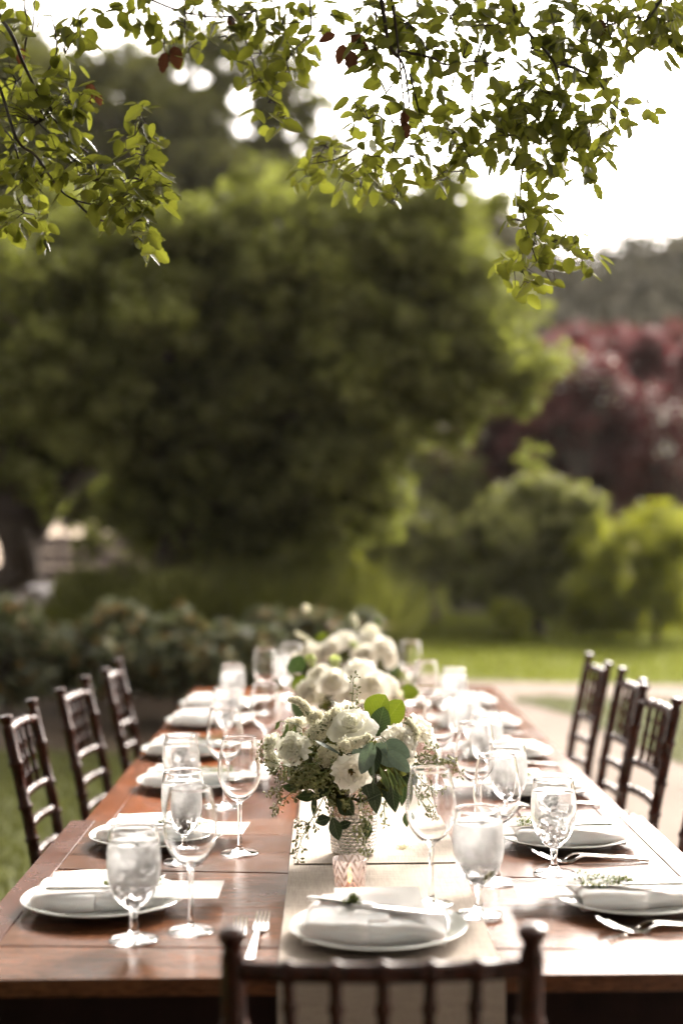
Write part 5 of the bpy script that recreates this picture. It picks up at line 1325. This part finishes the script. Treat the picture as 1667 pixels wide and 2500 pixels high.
arrangement(V2, 'middle flower arrangement with white blooms and a pale green bud behind the front one',
    [('lisianthus', 760, 1618, -.02, 28, BUD, 'petal_green', (-.2, -.5, .8)), ('lisianthus', 818, 1622, .0, 30, BUD, 'petal_green', (0, -.3, 1)), ('rose', 782, 1648, -.03, 34, ROSE, 'petal', (-.3, -.6, .7)),
     ('carnation', 812, 1666, -.09, 40, LISI, 'petal', (0, -.8, .5)), ('yarrow_spray', 760, 1696, -.07, 40, None, None, (0, -1, 0)), ('carnation', 752, 1690, -.06, 34, LISI, 'petal', (-.5, -.7, .3)),
     ('carnation', 878, 1642, -.02, 46, LISI, 'petal', (.0, -.5, .9)), ('rose', 905, 1672, -.08, 46, ROSE, 'petal', (.2, -.8, .5)), ('carnation', 942, 1678, -.03, 38, LISI, 'petal', (.6, -.6, .5)), ('carnation', 855, 1690, -.07, 40, LISI, 'petal', (.1, -.9, .2)),
     ('yarrow_spray', 962, 1702, -.02, 24, None, None, (1, 0, 0))],
    [((715, 1640), (738, 1600), 44, .0, 'euc_dark'), ((745, 1690), (722, 1648), 48, -.02, 'euc_green'), ((975, 1690), (1025, 1690), 44, .0, 'euc_green'), ((720, 1700), (735, 1760), 34, -.03, 'euc_dark'), ((930, 1715), (950, 1760), 34, -.05, 'euc_dark'), ((960, 1720), (990, 1740), 26, -.05, 'euc_dark')],
    [([(760, 1740), (730, 1790)], .02, -.05), ([(930, 1740), (970, 1790)], .02, -.05), ([(850, 1720), (850, 1760)], .025, -.08)])
def x3(r, Q):
    s1 = MB().tube([Q(800, 1600, .02), Q(792, 1560, .02), Q(775, 1520, .02), Q(752, 1492, .02)], .0016, 6).build('stem', M['stemgreen'], r)
    fluffy('scabiosa_head', r, [Q(748, 1487, .02), Q(744, 1481, .02)], .0125, 300, 31)
    fluffy('veronica_spike', r, [Q(770, 1580, .0), Q(745, 1558, .0), Q(722, 1545, .0)], .009, 300, 32)
    fluffy('yarrow_spray', r, [Q(868, 1535, .05), Q(862, 1500, .05)], .012, 200, 33)
arrangement(V3, 'last flower arrangement with white blooms and one tall bud on a bent stem',
    [('carnation', 840, 1568, -.02, 38, LISI, 'petal', (-.1, -.5, .9)), ('rose', 812, 1580, -.06, 30, ROSE, 'petal', (-.3, -.6, .6)), ('lisianthus', 862, 1577, -.08, 20, BUD, 'petal_green', (0, -1, .4)),
     ('carnation', 905, 1562, .0, 34, LISI, 'petal', (.2, -.4, .9)), ('carnation', 935, 1580, -.04, 32, LISI, 'petal', (.4, -.6, .7)), ('rose', 950, 1604, -.05, 28, ROSE, 'petal', (.7, -.6, .3)), ('yarrow_spray', 900, 1540, .02, 26, None, None, (0, 0, 1)),
     ('carnation', 752, 1592, -.03, 30, LISI, 'petal', (-.7, -.4, .6)), ('carnation', 790, 1598, -.06, 30, LISI, 'petal', (-.2, -.8, .5)), ('lisianthus', 720, 1610, -.02, 20, LISI, 'petal', (-.8, -.4, .4)), ('carnation', 890, 1600, -.07, 34, LISI, 'petal', (0, -.9, .3))],
    [((770, 1560), (800, 1548), 20, .0, 'euc_green'), ((930, 1530), (915, 1508), 14, .02, 'willow'), ((700, 1620), (722, 1655), 24, .0, 'euc_dark'), ((965, 1620), (960, 1650), 24, .0, 'euc_dark')],
    [([(740, 1610), (710, 1650)], .02, -.02)], x3, .08)
p = at(984, 2067, z=ZT + .01)
dm = MB(); r_ = random.Random(2)
for k in range(90):
    d = Vector((r_.gauss(0, 1), r_.gauss(0, 1), abs(r_.gauss(0, .6)))) * .0055; s = .0018
    dm.add([d + Vector((s, 0, 0)), d + Vector((0, s, .001)), d - Vector((s, 0, 0)), d + Vector((0, 0, s))], [(0, 1, 3), (1, 2, 3), (0, 3, 2)])
o = dm.build('fallen_blossom', M['fluff'], smooth=False, loc=(p.x, p.y, ZT + .006)); tag(o, 'small cream blossom fallen onto the runner beside the vase', 'blossom')

# ------------------------------------------------------------------ the oak that hangs over the table
def oak_leaf_mesh(seed):
    r_ = random.Random(seed); L, W = 1.0, .60 + .08 * (seed % 3); n = 8; P = []
    for i in range(n + 1):
        t = i / n; w_ = W / 2 * (math.sin(math.pi * t ** .8) ** .6 if 0 < t < 1 else 0) + (.03 if i in (0, n) else 0)
        if 0 < i < n: w_ *= 1 + .13 * (1 if i % 2 else -1) * (1 if seed % 2 else .4)
        P.append([(u * w_ * (1 + r_.uniform(-.05, .05)), L * t, -.16 * (1 - abs(u)) * w_ * 2 - (.12 + .1 * (seed % 3)) * t * t * L) for u in (-1, -.5, 0, .5, 1)])
    mb = MB(); mb.grid(P); mb.tube([(0, -.22, .02), (0, -.1, .0), (0, .02, -.05)], .018, 4, cap=False); return mb
OAKV = [oak_leaf_mesh(k) for k in range(4)]
OAKM = [m_.mesh('oak_leaf', M['oak_leaf'], ang=180) for m_ in OAKV]; DRYM = [m_.mesh('dry_leaf', M['dry_leaf'], ang=180) for m_ in OAKV[:2]]
Yb = 2.75
oak = thing('overhanging_oak', 'leafy oak boughs hanging into view over the table, leaves lit from behind', 'tree', (-3.4, 3.2, 0))
OB = oak.location.copy()
orr = random.Random(77)
def O(px, py, Y): return at(px, py, Y=Y) - OB
# trunk outside the frame with boughs reaching over
tb = MB(); tb.tube([(0, 0, -.05), (.05, .02, .6), (.02, -.02, 1.4), (.2, 0, 2.3), (.5, -.1, 3.1)], [.34, .27, .24, .21, .17], 14); tb.build('trunk', M['bark'], oak)
lb = MB()
main = [Vector((.5, -.1, 3.1)), Vector((1.6, -.3, 3.35)), Vector((2.9, -.4, 3.2)), Vector((4.1, -.5, 3.1)), Vector((5.3, -.4, 2.95)), Vector((6.2, -.2, 2.9))]
lb.tube(main, [.15, .11, .075, .05, .035, .02], 10)
lb.tube([main[1], Vector((2.1, -.9, 3.1)), Vector((2.6, -1.0, 2.9))], [.07, .05, .02], 8)
lb.tube([main[2], Vector((3.2, .3, 3.2)), Vector((3.9, .6, 3.0))], [.06, .04, .02], 8)
lb.build('bough', M['bark'], oak)
def bez(pts, n=5):
    out = []
    for i in range(len(pts) - 1):
        p0, p1, p2, p3 = pts[max(0, i - 1)], pts[i], pts[i + 1], pts[min(len(pts) - 1, i + 2)]
        for k in range(n):
            t = k / n; out.append(0.5 * ((2 * p1) + (p2 - p0) * t + (2 * p0 - 5 * p1 + 4 * p2 - p3) * t * t + (3 * p1 - p0 - 3 * p2 + p3) * t ** 3))
    out.append(pts[-1]); return out
BR = [  # hanging branches, in photograph pixels, with depth
    (2.75, [(-60, -60), (0, 37), (32, 90), (58, 155), (100, 240), (133, 290), (175, 340), (215, 372)], .0045),
    (2.70, [(-40, 150), (0, 213), (42, 340), (90, 382), (138, 452), (181, 487), (255, 500), (290, 470)], .0032),
    (2.70, [(181, 487), (215, 520), (255, 540), (300, 543), (335, 555)], .0024),
    (2.78, [(-40, 260), (0, 308), (35, 350), (62, 470), (58, 520)], .0022),
    (2.85, [(58, 155), (66, 90), (80, 75), (85, 0), (80, -80)], .002), (2.8, [(133, 290), (110, 200), (140, 120), (120, 10), (110, -60)], .002),
    (2.90, [(240, -80), (330, -20), (450, 30), (560, 40), (700, 10)], .0035), (2.9, [(450, -60), (452, 40), (450, 110)], .002), (2.9, [(560, 40), (600, 100), (625, 170), (655, 245)], .002),
    (2.85, [(700, 10), (690, 60), (660, 150)], .002), (2.8, [(790, -80), (805, 20), (835, 75)], .0014),
    (2.60, [(900, -90), (930, 0), (950, 110), (985, 160), (1000, 260)], .0045), (2.60, [(950, -40), (965, 60), (975, 150), (990, 300)], .003),
    (2.62, [(975, 125), (1050, 140), (1090, 158), (1160, 150), (1210, 160)], .0028), (2.65, [(1000, 180), (1030, 300), (1055, 380)], .002), (2.7, [(985, 160), (940, 230), (900, 245)], .0018),
    (2.75, [(1230, -90), (1260, 40), (1350, 150), (1370, 240), (1400, 320)], .004), (2.75, [(1350, 150), (1450, 190), (1500, 260), (1560, 290)], .003),
    (2.8, [(1500, -90), (1480, 40), (1500, 120)], .003), (2.8, [(1660, -80), (1600, 20), (1540, 90)], .0035), (2.75, [(1260, 40), (1180, 90), (1150, 260), (1160, 340)], .003),
    (2.72, [(1370, 240), (1310, 330), (1290, 400)], .0025), (2.70, [(1290, 330), (1270, 460), (1285, 560), (1310, 640)], .0028), (2.70, [(1285, 560), (1370, 600), (1430, 620)], .002),
    (2.85, [(900, 340), (830, 385), (760, 400)], .002), (2.7, [(1000, 260), (960, 360), (960, 440)], .002), (2.8, [(740, -90), (760, 60), (720, 120)], .003)]
for (Y, pts, r0) in BR:
    P = bez([O(px, py, Y + .04 * math.sin(i * 1.7 + px * .01)) for i, (px, py) in enumerate(pts)])
    m_ = MB(); m_.tube(P, [r0 * (1 - .75 * k / len(P)) + .0003 for k in range(len(P))], 7); m_.build('branch', M['twig'], oak)
# leaf clusters: px, py, radius px, number, depth
CL = [(95, 300, 110, 40, 2.78), (40, 200, 70, 18, 2.85), (100, 430, 70, 18, 2.75), (50, 400, 60, 14, 2.8), (175, 250, 60, 18, 2.8), (185, 390, 60, 16, 2.75), (60, 520, 50, 12, 2.72), (95, 560, 34, 6, 2.72), (30, 560, 26, 3, 2.72),
      (60, 20, 60, 12, 2.85), (190, 50, 45, 12, 2.85), (20, 90, 40, 5, 2.85), (160, 130, 60, 10, 2.8), (240, 440, 60, 18, 2.70), (290, 490, 60, 22, 2.68), (350, 440, 60, 20, 2.70), (390, 460, 40, 12, 2.70), (330, 540, 45, 12, 2.68), (350, 590, 30, 6, 2.66), (330, 330, 50, 9, 2.75), (345, 280, 40, 6, 2.75), (380, 340, 24, 3, 2.75), (350, 380, 40, 8, 2.7),
      (340, 20, 55, 14, 2.9), (420, 60, 50, 12, 2.9), (500, 40, 70, 24, 2.9), (600, 40, 70, 26, 2.88), (560, 100, 30, 3, 2.85), (690, 60, 70, 28, 2.86), (640, 130, 60, 18, 2.86), (700, 150, 60, 18, 2.84), (655, 190, 40, 8, 2.84), (740, 120, 40, 10, 2.84), (400, 120, 40, 4, 2.88), (460, 120, 40, 4, 2.88), (780, 40, 50, 12, 2.84), (655, 250, 40, 9, 2.8), (675, 290, 30, 4, 2.8), (620, 200, 50, 5, 2.85),
      (920, 60, 70, 34, 2.66), (930, 140, 60, 30, 2.66), (1000, 60, 70, 28, 2.66), (1040, 120, 60, 18, 2.64), (1100, 40, 70, 24, 2.68), (1180, 60, 60, 20, 2.7), (1130, 140, 50, 12, 2.6), (1190, 160, 45, 10, 2.6), (1240, 20, 50, 14, 2.72), (1020, 220, 50, 10, 2.66), (900, 290, 50, 12, 2.72), (960, 300, 60, 16, 2.7), (870, 260, 30, 4, 2.72),
      (1060, 270, 60, 14, 2.7), (1100, 330, 60, 20, 2.72), (1150, 370, 60, 20, 2.72), (1000, 380, 60, 16, 2.72), (950, 420, 55, 14, 2.72), (900, 380, 50, 12, 2.75), (1100, 420, 40, 6, 2.72), (1080, 440, 30, 4, 2.72), (970, 470, 30, 5, 2.72),
      (1350, 60, 70, 26, 2.76), (1430, 80, 70, 28, 2.76), (1500, 60, 60, 24, 2.8), (1570, 60, 60, 26, 2.8), (1640, 50, 50, 20, 2.8), (1600, 10, 60, 18, 2.8), (1400, 10, 60, 18, 2.78), (1300, 120, 60, 20, 2.74), (1380, 150, 60, 22, 2.74), (1450, 160, 50, 14, 2.74), (1530, 120, 40, 10, 2.78), (1620, 110, 40, 8, 2.8), (1660, 90, 30, 6, 2.8),
      (1270, 210, 60, 22, 2.72), (1340, 230, 60, 26, 2.72), (1300, 280, 60, 28, 2.72), (1390, 290, 60, 26, 2.72), (1450, 300, 50, 18, 2.72), (1500, 290, 40, 12, 2.74), (1240, 330, 60, 24, 2.72), (1320, 350, 60, 24, 2.72), (1400, 370, 50, 18, 2.72), (1460, 360, 40, 10, 2.74), (1520, 250, 30, 5, 2.76), (1340, 420, 40, 10, 2.72), (1430, 430, 34, 6, 2.72), (1580, 260, 24, 4, 2.76), (1250, 260, 50, 18, 2.72), (1170, 300, 50, 14, 2.7), (1480, 200, 30, 5, 2.76),
      (1290, 480, 50, 10, 2.70), (1280, 540, 50, 14, 2.70), (1320, 510, 34, 6, 2.70), (1300, 600, 50, 14, 2.70), (1260, 650, 50, 14, 2.72), (1370, 590, 45, 12, 2.70), (1430, 630, 34, 9, 2.72), (1400, 570, 24, 3, 2.7), (1330, 660, 40, 8, 2.72), (1290, 690, 30, 6, 2.72),
      (780, 380, 45, 12, 2.9), (750, 430, 40, 10, 2.9), (820, 370, 50, 14, 2.88), (850, 430, 45, 12, 2.85), (880, 460, 34, 6, 2.82)]
big = []
def bend_leaf(V, s, tilt): return V
cand = []
for (px, py, rp, n, Y) in CL:
    n = int(n * (1.75 if px < 420 else 1.35))
    for k in range(n):
        a = orr.uniform(0, 6.28); q = math.sqrt(orr.random()) * rp; Yk = Y + orr.uniform(-.10, .12)
        p = O(px + q * math.cos(a), py + q * math.sin(a), Yk)
        d = Vector((orr.gauss(0, .8) + .3 * math.cos(a), orr.gauss(0, .5), -abs(orr.gauss(.35, .5)) - .25 * math.sin(a))).normalized()
        N = Vector((orr.gauss(0, .55), orr.gauss(-.45, .5), orr.gauss(.75, .4))).normalized()
        cand.append((orr.uniform(.021, .041) * (1.12 if px < 420 else 1.0), p, d, N))
    c0 = O(px, py, Y)                        # short twigs carrying the cluster
    for k in range(max(3, n // 4)):
        a = orr.uniform(0, 6.28); e = O(px + rp * .9 * math.cos(a), py + rp * .9 * math.sin(a), Y + orr.uniform(-.06, .06)); big.append((c0, e))
tw = MB()
for c0, e in big: tw.tube([c0, (c0 + e) / 2 + Vector((orr.uniform(-.01, .01), 0, .008)), e], [.0015, .0011, .0005], 4, cap=False)
tag(tw.build('twigs', M['twig'], oak), kind='stuff')
cand.sort(key=lambda t: -t[0])
for i, (s, p, d, N) in enumerate(cand[:280]):
    o = new_obj('leaf', OAKM[i % 4], oak); o.matrix_local = frame(d, N, p) @ Matrix.Scale(s, 4)
mass = MB()
vs, fs = [], []; off = 0
arrs = [np.array(m_.v) for m_ in OAKV]; quadf = [m_.f for m_ in OAKV]
for i, (s, p, d, N) in enumerate(cand[280:]):
    k = i % 4; Mx = np.array(frame(d, N, p) @ Matrix.Scale(s, 4)); V = arrs[k] @ Mx[:3, :3].T + Mx[:3, 3]
    vs.append(V); fs.append(np.array(quadf[k]) + off); off += len(V)
me = quick_mesh('leaves', np.concatenate(vs), np.concatenate(fs), M['oak_leaf_mass']); me.polygons.foreach_set('use_smooth', [True] * len(me.polygons))
tag(new_obj('leaves', me, oak), kind='stuff')
# withered leaves
for i, (px, py, s, Y, d) in enumerate([(425, 125, .046, 2.85, (.2, 0, -1)), (405, 140, .04, 2.85, (-.3, 0, -1)), (55, 130, .034, 2.85, (-.2, 0, -1)), (220, 215, .03, 2.8, (.1, 0, -1)), (215, 250, .026, 2.8, (-.1, 0, -1)), (238, 240, .024, 2.8, (.2, 0, -1)),
        (818, 95, .034, 2.7, (-1, 0, -.4)), (862, 90, .036, 2.7, (.5, 0, -1)), (838, 120, .040, 2.7, (-.3, 0, -1)), (855, 135, .040, 2.7, (.1, 0, -1)), (872, 110, .03, 2.7, (.8, 0, -.7)), (1465, 60, .036, 2.76, (0, 0, -1)), (992, 280, .032, 2.62, (-.2, 0, -1)), (985, 310, .03, 2.62, (.3, 0, -1)), (560, 50, .03, 2.9, (.3, 0, -1)), (1425, 320, .026, 2.72, (.3, 0, -1)), (1310, 545, .02, 2.7, (.3, 0, -1))]):
    o = new_obj('dry_leaf', DRYM[i % 2], oak); o.matrix_local = frame(Vector(d), (orr.uniform(-.4, .4), -.9, .3), O(px, py - 12, Y)) @ Matrix.Scale(s, 4); o['label'] = 'withered reddish brown leaf'
# unseen trees added around the camera to keep light off camera-facing surfaces
for i, (gx, gy, rr_, hh) in enumerate([(-7.5, -6.5, 4.0, 4.6), (0.5, -9.5, 4.4, 5.2), (8.4, -6.8, 4.0, 4.8), (-9.5, 1.2, 3.4, 4.4), (12.0, -0.5, 3.4, 4.4), (-10.5, 9.5, 3.2, 4.6)]):
    tree('oak_tree', ['broad oak standing behind the photographer beside the side lawn', 'tall oak standing straight behind the photographer', 'broad oak standing behind the photographer on the path side', 'oak shading the side lawn out of view', 'oak standing out of view where the pale path ends', 'oak standing out of view at the far edge of the side lawn'][i], 'tree',
         [((gx, gy, hh), (rr_, rr_ * .8, hh * .55)), ((gx, gy, 1.6), (rr_ * 1.0, rr_ * .6, 1.5))], [230, 120], 0.85, 70, .19, M['oak_dark'], (gx, gy, 0), (gx + .2, gy, hh * .7), .3, 10, seed=50 + i)
# unseen leaf mass added above the frame to shade the table
C = []
for k in range(2300):
    C.append((orr.uniform(-7.5, 8), orr.uniform(-7.5, 1.6), orr.uniform(3.0, 5.4)))
for k in range(160):
    C.append((orr.uniform(-5.5, .3), orr.uniform(1.7, 3.6), orr.uniform(3.5, 4.8)))
V = leaves(C, [.36] * len(C), 60, .055, up=.3, hollow=.2); new = new_obj('upper_leaves', quick_mesh('upper_leaves', V, np.arange(len(V)).reshape(-1, 4), M['oak_dark']), oak); new['kind'] = 'stuff'
